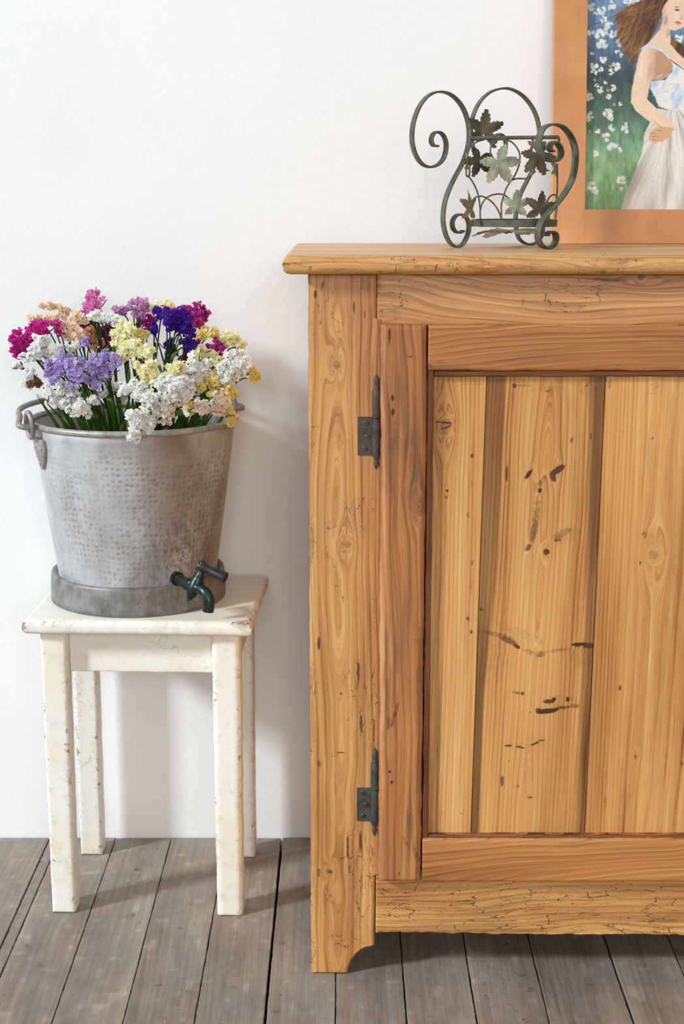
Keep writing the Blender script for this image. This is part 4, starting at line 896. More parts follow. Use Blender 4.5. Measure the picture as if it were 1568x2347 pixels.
W, Y_ = 'white statice', 'yellow statice'
SPR = [
 ('rose pink statice spike standing tallest in the bunch', 'pink', 2.335, [(535, 135, 30, 42), (500, 180, 34, 34), (555, 185, 40, 40), (488, 222, 28, 22), (530, 225, 46, 24)], 'pink statice', 1),
 ('flat peach statice head at the top left of the bunch', 'peach', 2.345, [(270, 195, 46, 20, 12), (330, 210, 56, 22, 14), (400, 228, 36, 20, 20)], 'peach statice', 1),
 ('loose peach statice above the hot pink head', 'peach', 2.30, [(205, 268, 36, 26), (275, 255, 50, 26), (335, 272, 46, 26)], 'peach statice', 1),
 ('peach statice between hot pink and white heads', 'peach', 2.265, [(440, 258, 50, 28), (380, 338, 44, 32), (440, 350, 46, 30)], 'peach statice', 1),
 ('apricot brown statice deep in the bunch below the peach heads', 'apricot', 2.34, [(510, 362, 46, 32), (460, 400, 56, 26), (545, 420, 30, 24)], 'peach statice', 0),
 ('hot pink statice arching over the far left side', 'hotpink', 2.25, [(265, 320, 66, 38, 10), (200, 345, 56, 40), (120, 378, 50, 38), (100, 428, 32, 36), (110, 470, 28, 28)], 'pink statice', 1),
 ('white statice head below the hot pink one', 'white', 2.205, [(235, 400, 40, 38), (205, 445, 46, 34), (170, 480, 32, 30), (285, 470, 46, 28)], W, 1),
 ('small white statice tuft left of the lavender sprays', 'white', 2.23, [(410, 436, 32, 28), (345, 425, 28, 22)], W, 0),
 ('white statice head beneath the tall pink spike', 'white', 2.25, [(555, 255, 50, 28), (610, 270, 36, 28), (650, 275, 30, 24)], W, 1),
 ('mauve statice with loose tip right of the tall pink spike', 'mauve', 2.33, [(690, 226, 52, 24), (745, 195, 26, 24), (795, 168, 30, 28), (800, 205, 34, 34), (775, 245, 34, 26)], 'pink statice', 1),
 ('plum statice in the shaded centre of the bunch', 'plum', 2.36, [(495, 300, 44, 36), (620, 345, 46, 46), (620, 420, 44, 46), (545, 380, 26, 30)], 'magenta statice', 1),
 ('pale yellow statice stack left of centre under white and mauve heads', 'yellow', 2.225, [(695, 312, 44, 26), (735, 330, 26, 26), (680, 365, 42, 26), (665, 400, 28, 28), (715, 395, 34, 26)], Y_, 1),
 ('pale yellow statice with open cream florets in the middle', 'yellow', 2.195, [(710, 458, 40, 32), (770, 420, 34, 24), (822, 452, 32, 36), (765, 460, 30, 24)], Y_, 1),
 ('olive yellow statice half hidden behind the yellow heads', 'gold', 2.27, [(795, 360, 32, 26), (775, 400, 34, 24)], Y_, 0),
 ('pale yellow statice peeping over the purple head', 'yellow', 2.365, [(858, 205, 28, 26), (930, 192, 34, 22)], Y_, 0),
 ('large deep purple statice head', 'purple', 2.235, [(915, 235, 34, 32), (950, 270, 46, 38), (1000, 270, 50, 40), (1040, 305, 44, 40), (1000, 330, 46, 30), (1065, 350, 28, 30)], 'purple statice', 9),
 ('small purple statice sprays under the large purple head', 'purple', 2.275, [(940, 410, 34, 24), (965, 450, 26, 34), (1060, 408, 44, 26), (860, 330, 20, 34)], 'purple statice', 10),
 ('magenta statice head at the top right', 'magenta', 2.33, [(1065, 235, 40, 32), (1115, 220, 38, 28), (1140, 245, 32, 30), (1110, 280, 44, 34), (1140, 305, 28, 26), (960, 226, 36, 20)], 'magenta statice', 1),
 ('magenta statice behind the large purple head on its left', 'magenta', 2.35, [(850, 275, 38, 24), (810, 300, 44, 26), (780, 325, 30, 26)], 'magenta statice', 0),
 ('plum statice hanging in shade under the purple sprays', 'plum', 2.36, [(1090, 410, 30, 30), (1055, 470, 34, 40), (1040, 520, 26, 30)], 'magenta statice', 0),
 ('wine magenta statice tuft between the right hand yellow heads', 'magenta', 2.30, [(1215, 405, 18, 26), (1185, 435, 36, 20), (1250, 455, 36, 28), (1250, 488, 28, 20)], 'magenta statice', 0),
 ('dull yellow statice right of the purple head', 'gold', 2.31, [(1130, 348, 34, 24), (1175, 345, 34, 28)], Y_, 0),
 ('pale yellow statice cap at the right edge of the bunch', 'yellow', 2.315, [(1245, 375, 34, 30), (1300, 375, 44, 30), (1345, 410, 34, 32), (1270, 415, 24, 18)], Y_, 1),
 ('yellow statice behind the right hand white heads', 'yellow', 2.27, [(1120, 455, 44, 24), (1185, 480, 44, 28), (1225, 520, 30, 34)], Y_, 0),
 ('upright white statice head right of centre', 'white', 2.175, [(1115, 490, 34, 36), (1085, 545, 50, 34), (1150, 540, 36, 40), (1065, 590, 50, 34), (1110, 605, 36, 30)], W, 1),
 ('white statice head at the far right', 'white', 2.235, [(1320, 485, 50, 34), (1370, 520, 40, 36), (1290, 540, 46, 36), (1270, 590, 38, 34), (1330, 590, 38, 40)], W, 1),
 ('gold statice tip sticking out at the far right', 'gold', 2.27, [(1405, 565, 26, 26), (1425, 595, 26, 22)], Y_, 0),
 ('lavender statice spray on the left', 'lavender', 2.175, [(285, 530, 26, 36), (350, 545, 38, 40), (300, 590, 36, 32), (345, 500, 22, 18)], 'lavender statice', 1),
 ('lavender statice in the middle of the three low sprays', 'lavender', 2.145, [(410, 520, 36, 32), (460, 545, 46, 36), (435, 595, 44, 36), (410, 635, 28, 20)], 'lavender statice', 1),
 ('lavender statice with green tips right of the other low sprays', 'lavender', 2.15, [(560, 490, 38, 34), (630, 500, 54, 42), (560, 560, 40, 34), (550, 615, 42, 36), (615, 560, 32, 24)], 'lavender statice', 2),
 ('small lavender statice tuft above the low sprays', 'lavender', 2.20, [(500, 405, 36, 22), (365, 468, 30, 20), (420, 490, 30, 20)], 'lavender statice', 0),
 ('white statice low on the left above the bucket rim', 'white', 2.18, [(300, 705, 38, 38), (350, 720, 42, 36), (415, 700, 34, 34), (265, 655, 26, 22), (370, 640, 36, 28)], W, 0),
 ('white statice hanging just above the left half of the rim', 'white', 2.15, [(490, 740, 44, 32), (430, 775, 40, 30), (485, 800, 20, 18), (520, 720, 20, 18)], W, 0),
 ('faded white and brown statice at the far left', 'brown', 2.22, [(185, 625, 36, 24), (110, 535, 26, 20)], W, 0),
 ('white papery statice tuft above the faded brown one', 'white', 2.215, [(165, 585, 32, 28), (150, 640, 22, 20), (95, 520, 20, 20)], W, 0),
 ('bright yellow statice cluster in the centre', 'yellow', 2.15, [(845, 530, 36, 26), (780, 530, 28, 26), (830, 575, 46, 26), (870, 610, 60, 30), (975, 545, 46, 24), (955, 575, 36, 26), (1005, 545, 24, 22)], Y_, 1),
 ('white statice left of the big white centre head', 'white', 2.125, [(715, 665, 46, 26), (770, 690, 40, 24), (775, 640, 34, 28), (840, 685, 46, 30)], W, 0),
 ('big white statice head in the front centre', 'white', 2.105, [(935, 630, 44, 32), (990, 650, 60, 40), (1050, 670, 46, 34), (1010, 695, 52, 26), (950, 680, 36, 26)], W, 1),
 ('white statice under the big white centre head', 'white', 2.105, [(835, 730, 46, 32), (890, 740, 44, 34), (830, 790, 38, 36), (845, 850, 36, 34)], W, 1),
 ('white statice drooping over the front rim', 'white', 2.095, [(750, 805, 40, 30), (770, 840, 40, 34), (735, 860, 30, 34), (750, 910, 30, 32)], W, 0),
 ('cream statice above the front rim right of the drooping head', 'cream', 2.115, [(940, 755, 46, 30), (925, 800, 44, 36), (940, 845, 32, 24)], W, 0),
 ('pinkish cream statice low on the right', 'cream', 2.145, [(1145, 755, 44, 32), (1215, 755, 44, 34), (1245, 710, 36, 34), (1115, 790, 28, 22)], W, 0),
 ('gold statice hanging over the right rim', 'gold', 2.205, [(1275, 785, 28, 24), (1295, 815, 34, 26), (1315, 850, 22, 20)], Y_, 0),
 ('gold statice between the right hand white heads', 'gold', 2.24, [(1185, 610, 36, 34), (1230, 630, 34, 24), (1295, 660, 28, 26), (1305, 700, 26, 24), (1195, 690, 28, 22)], Y_, 1),
 ('dull yellow statice beside the big white centre head', 'gold', 2.19, [(1120, 640, 34, 24), (1060, 755, 36, 26), (1075, 785, 26, 20)], Y_, 0),
 ('single white bud with green tip above the right half of the rim', 'white', 2.10, [(1047, 782, 14, 22)], W, 1),
 ('white statice tuft behind the lavender sprays', 'white', 2.21, [(350, 610, 40, 24), (640, 640, 36, 24), (590, 685, 26, 20)], W, 0),
]
for (lab, colr, D, hd, grp, lf) in SPR:
    nm = {'white statice': 'white_statice', 'yellow statice': 'yellow_statice'}.get(grp, grp.replace(' ', '_'))
    sprig(nm, lab, grp+' in the zinc bucket', colr, D, hd, leafy=lf, fsize=.0046 if colr in ('yellow', 'peach', 'gold', 'apricot') else .0030)

# ------------------------------------------------------------------ framed painting
ph = .50
PB = Vector((0, 2.362, TOPZ+.0003)); lean = math.atan2(.060, .5)
PN = Vector((0, -math.cos(lean), math.sin(lean))); PU = Vector((0, math.sin(lean), math.cos(lean)))
fr0 = at_plane(1265, 556, PB, PN); fr1 = at_plane(1341, 480, PB, PN)
fx0 = fr0.x; mw = fr1.x-fr0.x; fw = .56; fh = .52; bw = (fr1-PB).dot(PU)
paint = thing('painting', 'framed oil painting of a long-haired woman in a white dress among blossoms', 'painting', (fx0+fw/2, PB.y, PB.z))
def P3(x, s, d): return Vector((x, PB.y, PB.z))+PU*s-PN*d       # across, up the frame, depth behind the face
def frame_bar(x0, x1, s0, s1):
    g = Geo(); bm = bmesh.new(); bmesh.ops.create_cube(bm, size=1)
    for v in bm.verts: v.co = Vector(((x0+x1)/2+v.co.x*(x1-x0), (s0+s1)/2+v.co.y*(s1-s0), .011+v.co.z*.022))
    bmesh.ops.bevel(bm, geom=bm.edges[:], offset=.0003, segments=1, affect='EDGES', profile=.6)
    bm.verts.index_update(); g.add([P3(v.co.x, v.co.y, v.co.z) for v in bm.verts], [[v.index for v in f.verts] for f in bm.faces]); bm.free()
    g.build('frame_bar', M['frame'], paint, angle=30)
frame_bar(fx0, fx0+mw, 0, fh); frame_bar(fx0+fw-mw, fx0+fw, 0, fh)
frame_bar(fx0+mw-.0002, fx0+fw-mw+.0002, .0001, bw); frame_bar(fx0+mw-.0002, fx0+fw-mw+.0002, fh-mw, fh)
# the picture itself, painted stroke by stroke in the units of an enlarged view (1 px of the photograph = 4.046)
PQ = 4.046
pw_u = (fw-2*mw)/ (at_plane(1500, 240, PB, PN).x-at_plane(1400, 240, PB, PN).x)*100*PQ
ph_u = (fh-bw-mw)/((at_plane(1400, 140, PB, PN)-at_plane(1400, 340, PB, PN)).length)*200*PQ
GX0, GY1 = 408.0, 1942.0
nxp, nyp = 440, 560
gx, gy = np.meshgrid(np.linspace(GX0, GX0+pw_u, nxp), np.linspace(GY1-ph_u, GY1, nyp))
def fbm(x, y, s): return .55*vnoise(x, y, s)+.3*vnoise(x*2.1, y*2.1, s+1)+.15*vnoise(x*4.3, y*4.3, s+2)
ys = np.array([-600, 0, 350, 560, 700, 900, 1100, 1300, 1500, 1700, 1942, 2200.])
cs = np.array([lin(c) for c in [(128, 158, 190), (112, 144, 178), (92, 122, 154), (72, 90, 112), (62, 78, 84), (70, 94, 82), (84, 114, 94), (122, 166, 130), (140, 178, 132), (132, 178, 124), (120, 150, 100), (112, 138, 88)]])
wy = gy+240*(fbm(gx/90, gy/170, 3)-.5)
IMG = np.stack([np.interp(wy, ys, cs[:, k]) for k in range(3)], -1)
IMG *= (1+.9*(fbm(gx/30, gy/90, 8)-.5))[..., None]
# coloured strokes in the grass and leaves in the sky
XA, YA = gx[0], gy[:, 0]
def blob(x, y, rx, ry, ang, c, a=1.0, soft=.35, wb=.35, sd=1):
    R = max(rx, ry)*1.25; i0, i1 = np.searchsorted(XA, (x-R, x+R)); j0, j1 = np.searchsorted(YA, (y-R, y+R))
    if i0 >= i1 or j0 >= j1: return
    X, Y = gx[j0:j1, i0:i1], gy[j0:j1, i0:i1]
    t = math.radians(ang); dx, dy = X-x, Y-y
    ex = (dx*math.cos(t)+dy*math.sin(t))/rx; ey = (-dx*math.sin(t)+dy*math.cos(t))/ry
    d = np.sqrt(ex*ex+ey*ey)+wb*(vnoise(X/9, Y/9, sd)-.5); m = np.clip((1-d)/soft, 0, 1)*a
    IMG[j0:j1, i0:i1] = IMG[j0:j1, i0:i1]*(1-m[..., None])+lin(c)*m[..., None]
def poly(pts, c, a=1.0, soft=5.0, shade=None):
    global IMG
    P = np.array(pts, float); ins = np.zeros(gx.shape, bool); dist = np.full(gx.shape, 1e9); n = len(P)
    X = gx+7*(vnoise(gx/30, gy/30, 5)-.5); Y = gy+7*(vnoise(gx/30, gy/30, 6)-.5)
    for i in range(n):
        x0, y0 = P[i]; x1, y1 = P[(i+1) % n]
        with np.errstate(divide='ignore', invalid='ignore'):
            ins ^= ((y0 > Y) != (y1 > Y)) & (X < (x1-x0)*(Y-y0)/(y1-y0+1e-9)+x0)
        t = np.clip(((X-x0)*(x1-x0)+(Y-y0)*(y1-y0))/((x1-x0)**2+(y1-y0)**2+1e-9), 0, 1); dist = np.minimum(dist, np.hypot(X-x0-t*(x1-x0), Y-y0-t*(y1-y0)))
    sd = np.where(ins, dist, -dist); m = np.clip(sd/soft+.5, 0, 1)*a
    C = np.broadcast_to(lin(c), IMG.shape) if shade is None else shade
    IMG = IMG*(1-m[..., None])+C*m[..., None]
pr = np.random.default_rng(5)
for _ in range(150):
    y = 1250+pr.random()*690; blob(GX0+pr.random()*pw_u, y, 6+10*pr.random(), 24+60*pr.random(), pr.normal()*9, [(150, 176, 110), (92, 140, 96), (168, 150, 76), (70, 116, 84), (140, 186, 136), (160, 120, 60)][int(pr.random()*6)], .45, .8, .4, 2)
for _ in range(40): blob(GX0+pr.random()*pw_u, -500+pr.random()*1100, 14+26*pr.random(), 10+16*pr.random(), pr.random()*180, [(70, 110, 70), (100, 130, 90), (60, 80, 110), (140, 150, 190)][int(pr.random()*4)], .6, .7, .5, 3)
for pts_ in ([(410, 270), (480, 220), (570, 195), (640, 160), (720, 120)], [(600, 640), (625, 420), (640, 330)], [(560, 960), (590, 880), (545, 840), (560, 660)], [(430, 60), (500, 30)], [(680, 1400), (690, 1480), (760, 1630)]):
    for (x0, y0), (x1, y1) in zip(pts_, pts_[1:]):
        blob((x0+x1)/2, (y0+y1)/2, math.hypot(x1-x0, y1-y0)*.62, 7 if y0 < 300 else 3, math.degrees(math.atan2(y1-y0, x1-x0)), (74, 70, 72) if y0 < 300 else (120, 140, 120), .8, .5, .2)
flowers = [(465, 290, 34), (545, 310, 48), (590, 280, 40), (670, 310, 40), (570, 400, 48), (620, 230, 34), (580, 175, 34), (640, 215, 28), (560, 90, 44), (470, 60, 38), (650, 40, 44), (500, 130, 26), (720, 390, 34), (870, 25, 44), (800, 10, 40), (480, 480, 18), (580, 535, 34), (500, 590, 38), (560, 628, 26), (700, 600, 42), (650, 655, 30), (712, 470, 24), (745, 500, 20), (500, 650, 30), (605, 748, 18), (525, 780, 22), (560, 815, 30), (675, 795, 32), (635, 880, 26), (455, 880, 40), (630, 1035, 48), (660, 1080, 26), (475, 1050, 34), (450, 1085, 26), (680, 1160, 38), (790, 1185, 40), (805, 1130, 18), (540, 1195, 24), (620, 1250, 42), (680, 1345, 48), (740, 1370, 26), (525, 1400, 30), (765, 1650, 46), (770, 1730, 18), (490, 1700, 44), (520, 1740, 36), (745, 945, 20), (1270, 350, 44)]
flowers += [(x, y, 26+20*pr.random()) for x, y in [(520, -60), (640, -90), (900, -60), (760, -150), (1500, 300), (1600, 250), (1580, 500), (1640, 640), (1560, 420), (600, -200), (480, -240)]]
for (x, y, r_) in flowers:
    r_ *= 1.2
    for k in range(6):
        a = pr.random()*6.28; q = r_*.5
        blob(x+q*math.cos(a), y+q*math.sin(a), r_*(.35+.25*pr.random()), r_*(.28+.2*pr.random()), pr.random()*180, [(232, 232, 224), (216, 224, 220), (190, 210, 208), (238, 226, 208), (208, 214, 224)][int(pr.random()*5)], .92, .3, .4, 4)
    if pr.random() < .4: blob(x, y, r_*.22, r_*.2, 0, (206, 178, 110), .8)
for (x, y) in [(505, 725), (630, 820), (650, 600), (435, 830), (470, 870), (690, 950), (440, 1090), (470, 1200)]: blob(x, y, 18, 15, 30, (196, 160, 84), .8)
# hair
hairC = np.stack([np.interp(fbm((gx+gy*.35)/26, (gy-gx*.2)/200, 9)+.25*np.clip((900-gx)/260, 0, 1)-.12, [.1, .35, .6, .9], [lin(c)[k] for c in [(64, 38, 26), (98, 64, 42), (132, 92, 56), (172, 130, 74)]]) for k in range(3)], -1)
poly([(1300, -160), (1120, -120), (960, -20), (820, 50), (715, 100), (685, 170), (720, 230), (700, 300), (745, 330), (735, 400), (780, 430), (770, 490), (830, 520), (825, 565), (870, 535), (915, 440), (985, 400), (1060, 270), (1115, 120), (1200, 30), (1330, -20), (1430, 40), (1440, -90)], (100, 66, 44), 1, 14, hairC)
poly([(1180, 290), (1225, 350), (1300, 400), (1390, 420), (1420, 540), (1330, 520), (1260, 480), (1195, 410)], (104, 70, 46), 1, 10, hairC)
for k in range(150):                                          # loose strands along the hair's edge
    t_ = pr.random(); x = np.interp(t_, [0, .3, .6, 1], [820, 700, 720, 850])+70*pr.random(); y = np.interp(t_, [0, .3, .6, 1], [50, 150, 330, 540])+30*pr.normal()
    blob(x, y, 60+50*pr.random(), 3+4*pr.random(), 158-52*t_+14*pr.normal(), [(150, 108, 62), (108, 72, 46), (84, 54, 38), (178, 138, 82)][int(pr.random()*4)], .7, .7, .3, 7)
for k in range(120):
    x = 760+320*pr.random(); y = 40+360*pr.random()*(1-(x-760)/520)
    blob(x, y, 90, 4+4*pr.random(), 150+12*pr.normal()-.08*(y-100), [(140, 98, 58), (92, 60, 40), (120, 76, 48), (166, 122, 70)][int(pr.random()*4)], .35, .8, .3, 7)
# skin
skl, skd = lin((242, 218, 192)), lin((196, 146, 112))
def skin(k): return skl*(1-k[..., None])+skd*k[..., None]
poly([(1110, 110), (1130, 50), (1190, -30), (1290, -50), (1385, 10), (1400, 90), (1375, 190), (1300, 250), (1240, 275), (1190, 268), (1195, 330), (1195, 400), (1260, 480), (1420, 600), (1420, 700), (1230, 560), (1100, 440), (950, 420), (1030, 350), (1095, 260), (1122, 170)], 0, 1, 6, skin(np.clip(.25+.5*(gy > 260)*np.clip((gx-1100)/160, 0, 1)*0+.6*np.clip((1180-gx)/90, 0, 1)*np.clip((300-gy)/200, 0, 1)+.2*(fbm(gx/60, gy/60, 12)-.4), 0, 1)))
for (x, y, rx, ry, a, c, al) in [(1250, 88, 30, 13, 8, (58, 42, 40), .95), (1338, 96, 28, 13, 4, (58, 42, 40), .95), (1248, 62, 34, 6, 4, (110, 78, 62), .8), (1340, 66, 30, 6, 6, (110, 78, 62), .8), (1290, 150, 10, 34, -6, (200, 150, 122), .7), (1292, 168, 20, 7, 0, (176, 118, 96), .7), (1262, 203, 40, 16, 10, (214, 92, 80), 1.0), (1262, 224, 26, 6, 8, (190, 130, 104), .6), (1150, 180, 24, 60, 10, (150, 104, 80), .5), (1170, 300, 26, 60, 5, (170, 124, 96), .5)]: blob(x, y, rx, ry, a, c, al, .5, .2)
# bodice, strap
bod = np.stack([np.interp(fbm(gx/60+gy/160, gy/60, 14), [.2, .45, .6, .85], [lin(c)[k] for c in [(176, 194, 224), (210, 218, 230), (230, 230, 228), (238, 230, 212)]]) for k in range(3)], -1)
poly([(1120, 465), (1225, 570), (1330, 640), (1420, 690), (1500, 760), (1480, 990), (1240, 1015), (1095, 965), (1065, 890), (1015, 800), (1025, 735), (1150, 725), (1215, 650), (1222, 590)], 0, 1, 6, bod)
poly([(915, 455), (955, 408), (1040, 415), (1110, 440), (1200, 530), (1185, 545), (1060, 462), (960, 436)], (206, 212, 224), 1, 5)
# skirt with folds falling from the waist
fold = (gx-1230)/(np.maximum(gy-900, 60))*7.5; fv = .55+.22*np.sin(fold*2.4+1.6*np.sin(gy/300)+2.2*fbm(fold*1.2, gy/500, 16))+.9*(fbm(fold*2.2, gy/380, 15)-.5)
skc = np.stack([np.interp(fv, [0, .35, .65, 1], [lin(c)[k] for c in [(166, 152, 146), (200, 192, 186), (224, 218, 210), (242, 238, 230)]]) for k in range(3)], -1)
poly([(1085, 985), (1240, 1010), (1480, 985), (1560, 1300), (1680, 1700), (1760, 2000), (735, 2000), (755, 1930), (800, 1790), (880, 1590), (950, 1400), (975, 1210), (1025, 1105)], 0, 1, 8, skc)
for k in range(16): blob(1080+pr.random()*420, 1150+pr.random()*700, 7, 120+80*pr.random(), -6+pr.random()*4, [(180, 190, 214), (208, 178, 156), (168, 160, 160), (236, 232, 226)][k % 4], .5, .8, .3)
# arm and hand on the hip
arm = skin(np.clip(.18+.8*np.clip((gx-(880+.0*gy)-60-.25*np.clip(900-gy, -400, 400)*.35)/120, 0, 1)*np.clip((960-gy)/300, 0, 1)+.5*np.clip((gy-1080-.25*(gx-900))/120, 0, 1)+.2*(fbm(gx/50, gy/50, 17)-.45), 0, 1))
poly([(950, 425), (1050, 440), (1130, 475), (1215, 575), (1222, 620), (1180, 690), (1110, 728), (1028, 725), (1005, 810), (988, 900), (1090, 1000), (1235, 1110), (1252, 1180), (1215, 1215), (1130, 1185), (1000, 1095), (890, 1010), (842, 930), (846, 830), (878, 650), (908, 500)], 0, 1, 6, arm)
poly([(1060, 470), (1135, 500), (1215, 590), (1215, 635), (1170, 690), (1100, 722), (1040, 715), (1060, 600)], (186, 150, 116), .75, 14)
poly([(1250, 1170), (1200, 1250), (1140, 1290), (1060, 1305), (1010, 1275), (1015, 1205), (1070, 1165), (1140, 1150)], (216, 172, 134), 1, 6)
for (x, y, rx, ry, a) in [(1050, 1215, 36, 8, -12), (1060, 1245, 40, 7, -8), (1065, 1275, 36, 6, -5), (1110, 1190, 40, 8, 10)]: blob(x, y, rx, ry, a, (160, 108, 80), .6, .6, .2)
for (x, y, rx, ry, a, c, al) in [(925, 640, 22, 150, 8, (246, 226, 204), .55), (900, 900, 30, 50, 0, (240, 214, 186), .5), (1000, 1010, 110, 16, 42, (244, 220, 194), .5), (1100, 1140, 110, 14, 38, (186, 134, 104), .5), (1010, 640, 22, 120, 10, (196, 130, 100), .5), (1150, 560, 40, 60, 0, (196, 160, 124), .4), (1160, 360, 24, 60, 0, (244, 222, 196), .5), (1240, 140, 40, 60, 0, (246, 224, 200), .5)]: blob(x, y, rx, ry, a, c, al, .9, .2)
for k in range(26): blob(1060+pr.random()*380, 640+pr.random()*340, 50, 8+6*pr.random(), -35+40*pr.random(), [(168, 190, 226), (236, 238, 240), (206, 218, 236), (240, 230, 206)][k % 4], .5, .8, .3)
IMG *= (1+.12*(vnoise(gx/7, gy/9, 20)-.5)+.10*(vnoise(gx/3.2, gy/12, 23)-.5))[..., None]
uu = (gx-GX0)/pw_u; vv = (GY1-gy)/ph_u
Vc = [P3(fx0+mw-.003+a*(fw-2*mw+.006), bw-.003+b*(fh-bw-mw+.006), .008) for a, b in zip(uu.ravel(), vv.ravel())]
i = np.arange(nyp-1)[:, None]*nxp; k = np.arange(nxp-1)[None, :]
Fc = np.stack([i+k, i+nxp+k, i+nxp+k+1, i+k+1], -1).reshape(-1, 4).tolist()
mesh_obj('canvas', Vc, Fc, M['canvas'], paint, True, {'tint': ('COL', np.clip(IMG.reshape(-1, 3), 0, 1))})

# ------------------------------------------------------------------ wrought iron plant holder
hold = thing('plant_holder', 'verdigris wrought iron plant holder with scrolled legs and metal leaves on the cabinet', 'plant holder', (.245, 2.21, TOPZ))
def c3(x, y): return (x/3.409+900, y/3.409+170)
def trace(pts, foot, D, yaw):
    """a scroll lies in an upright plane through its foot, turned by yaw"""
    f = at(*c3(*foot), D); n = (math.sin(yaw), -math.cos(yaw), 0)
    return [at_plane(*c3(*p), f, n) for p in pts], Vector(n)
LEGS = [
 ([(350, 560), (315, 553), (301, 510), (320, 462), (358, 450), (398, 480), (418, 550), (404, 640), (360, 700), (295, 724), (230, 700), (180, 630), (154, 540), (152, 450), (168, 355), (205, 258), (260, 182), (320, 144), (385, 136), (450, 156), (508, 205), (553, 270), (583, 350), (597, 430), (597, 510), (579, 600), (543, 700), (488, 800), (440, 900), (407, 1000), (394, 1100), (398, 1180), (422, 1270), (460, 1328), (505, 1346), (550, 1323), (583, 1260), (596, 1195), (588, 1142), (563, 1106), (525, 1094), (490, 1108), (467, 1150), (471, 1200), (495, 1230), (522, 1236), (550, 1222)], (505, 1346), 2.196, math.radians(24)),
 ([(800, 572), (776, 548), (782, 500), (828, 470), (868, 490), (884, 550), (868, 640), (818, 712), (750, 730), (682, 685), (632, 590), (613, 480), (617, 380), (642, 290), (692, 203), (762, 142), (840, 115), (910, 115), (988, 148), (1057, 212), (1107, 292), (1137, 380), (1149, 470), (1143, 560), (1123, 660), (1088, 760), (1042, 850), (1002, 930), (972, 1020), (960, 1120), (965, 1200), (985, 1280), (1030, 1320), (1080, 1330), (1130, 1312), (1165, 1260), (1173, 1200), (1158, 1152), (1120, 1135), (1085, 1152), (1078, 1190)], (1080, 1330), 2.290, math.radians(18)),
 ([(1248, 605), (1227, 588), (1231, 552), (1256, 532), (1286, 542), (1310, 582), (1314, 630), (1290, 668), (1242, 682), (1192, 658), (1157, 610), (1144, 550), (1147, 490), (1167, 437), (1207, 403), (1260, 393), (1320, 408), (1368, 452), (1408, 522), (1427, 600), (1426, 700), (1408, 800), (1368, 890), (1308, 980), (1228, 1070), (1165, 1150), (1138, 1220), (1138, 1290), (1162, 1338), (1205, 1358), (1248, 1347), (1275, 1300), (1272, 1252), (1245, 1232), (1212, 1242), (1202, 1264)], (1205, 1358), 2.150, math.radians(38)),
]
for pts_, foot, D, yaw in LEGS:
    P, n = trace(pts_, foot, D, yaw); sp = spline(P, 4)
    dz = min(p.z for p in sp)-.0018-TOPZ; sp = [p-Vector((0, 0, dz))*1.0 if True else p for p in sp]
    g = Geo(); g.strap(sp, n, .0122, .0029); g.build('scroll_leg', M['iron'], hold)
HC = Vector((at(1178, 512, 2.215).x, 2.215, 0)); HR = .060
zb = at(1178, 521, 2.215-HR).z; zt = at(1178, 505, 2.215-HR).z
g = Geo(); g.lathe([(HR-.0013, zb), (HR+.0013, zb), (HR+.0013, zt), (HR-.0013, zt)], (HC.x, HC.y, 0), 64, closed=True); g.build('base_ring', M['iron'], hold, angle=30)
b0, b1 = at(*c3(604, 500), 2.172), at(*c3(1298, 492), 2.172)
g = Geo(); g.tube([b0, (b0+b1)/2, b1], .0026, 12); g.build('top_bar', M['iron'], hold)
g = Geo(); g.tube(spline([b1, b1+Vector((.0008, .002, -.006)), at(*c3(1285, 545), 2.19)], 4), .0018, 8); g.build('wire', M['iron'], hold)
WIRES = [
 ([(580, 790), (610, 820), (645, 880), (670, 950), (682, 1040), (685, 1135)], 2.235),
 ([(612, 1000), (650, 962), (700, 955), (760, 985), (810, 1040), (840, 1100), (850, 1168)], 2.163),
 ([(685, 1065), (700, 1010), (740, 962), (800, 938), (860, 940), (910, 970), (950, 1010)], 2.250),
 ([(848, 1168), (850, 1090), (850, 1020), (870, 940), (900, 870), (940, 825), (990, 815), (1040, 815), (1080, 790), (1120, 755)], 2.162),
 ([(905, 858), (950, 800), (985, 720), (995, 640), (975, 580), (930, 530), (870, 512), (810, 518), (770, 560), (765, 620), (790, 660)], 2.160),
 ([(1200, 1010), (1230, 957), (1265, 942), (1285, 970), (1282, 1060), (1268, 1150)], 2.190),
 ([(1286, 700), (1287, 780), (1286, 900), (1276, 1060), (1268, 1155)], 2.205),
 ([(592, 640), (577, 700), (576, 790), (588, 800)], 2.195),
 ([(604, 640), (602, 720), (600, 800)], 2.200),
 ([(612, 565), (660, 528), (720, 510)], 2.178),
 ([(1225, 752), (1190, 756), (1150, 760)], 2.24),
]
for pts_, D in WIRES:
    g = Geo(); g.tube(spline([at(*c3(*p), D) for p in pts_], 5), .0012, 7); g.build('wire', M['iron'], hold)
def maple(seed):
    """five-lobed serrated leaf, unit size, tip towards +y"""
    r = np.random.default_rng(seed); lobes = [(90, 1.04, 38), (30, 1.0, 37), (150, 1.0, 37), (-37, .84, 38), (217, .84, 38)]
    out = []; N = 160
    for k in range(N):
        a = -90+360*(k+.5)/N; m = .25
        for la, ln, w in lobes:
            d = (a-la+180) % 360-180; q = abs(d)/w
            if q < 1:
                v = .28+(ln-.28)*(1-q)**.88
                v *= 1+.18*(((q*4.2+.25) % 1)-.45)*(q > .07)
                m = max(m, v)
        if abs((a+90+180) % 360-180) < 7: m = .14
        out.append((m*math.cos(math.radians(a)), m*math.sin(math.radians(a))))
    return out
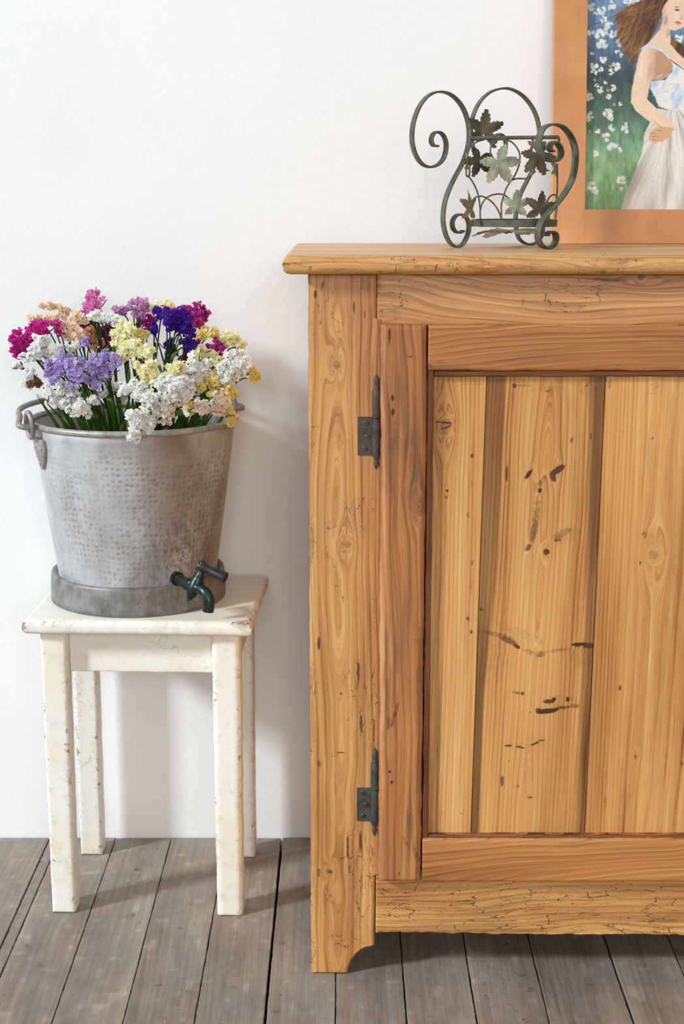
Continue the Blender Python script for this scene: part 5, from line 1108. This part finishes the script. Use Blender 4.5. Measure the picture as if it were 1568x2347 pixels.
def leaf(center, tip, D, mat, flip=1, squash=1.0, yaw=0.0, tilt=0.0, size=None, seed=0):
    c = at(*c3(*center), D); tp = at(*c3(*tip), D); up = (tp-c); S = up.length if size is None else size; ang = math.atan2(up.x, up.z)
    out = maple(seed); n = len(out); V = []
    R = Matrix.Rotation(yaw, 3, 'Z') @ Matrix.Rotation(tilt, 3, 'X')
    ca, sa = math.cos(ang), math.sin(ang)
    for lay in (0, 1):
        for f in (0.0, .35, .7, 1.0):
            for (x, y) in (out if f else [(0, 0)]):
                X, Y = x*f*S*squash, y*f*S; rr = math.hypot(x, y)*f; th = math.atan2(y, x)
                z = .10*S*(rr**2)*math.cos(5*th-.5)+.10*S*rr*rr+(.0009 if lay else 0)
                v = R @ Vector((X*ca+Y*sa, z, -X*sa+Y*ca)); V.append(c+v)
    Fc = []; blk = 1+3*n
    for lay in (0, 1):
        o = lay*blk
        Fc += [(o, o+1+k, o+1+(k+1) % n) for k in range(n)]
        for q in (0, 1): Fc += [(o+1+q*n+k, o+1+(q+1)*n+k, o+1+(q+1)*n+(k+1) % n, o+1+q*n+(k+1) % n) for k in range(n)]
    Fc += [(1+2*n+k, blk+1+2*n+k, blk+1+2*n+(k+1) % n, 1+2*n+(k+1) % n) for k in range(n)]
    g = Geo(); g.add(V, Fc); return g.build('leaf', M[mat], hold, angle=35)
leaf((715, 445), (737, 275), 2.205, 'leaf_dark', seed=1)
leaf((680, 665), (630, 800), 2.215, 'leaf_dark', squash=.9, seed=2)
leaf((830, 690), (925, 845), 2.152, 'leaf_light', seed=3)
leaf((1130, 640), (1190, 785), 2.185, 'leaf_dark', seed=4)
leaf((1100, 560), (1095, 480), 2.235, 'leaf_rust', squash=.6, seed=5)
leaf((1272, 740), (1285, 650), 2.21, 'leaf_light', yaw=math.radians(68), seed=6)
leaf((965, 1035), (972, 905), 2.175, 'leaf_light', seed=7, yaw=math.radians(-12))
leaf((1155, 1060), (1182, 915), 2.155, 'leaf_dark', seed=8, yaw=math.radians(15))
leaf((605, 1050), (608, 905), 2.175, 'leaf_rust', yaw=math.radians(60), seed=9)
leaf((585, 700), (590, 620), 2.19, 'leaf_rust', yaw=math.radians(74), seed=10)
cpl = at(*c3(905, 1218), 2.215)
leaf((905, 1218), (905, 1050), 2.205, 'leaf_rust', tilt=math.radians(-86), size=.056, seed=11)
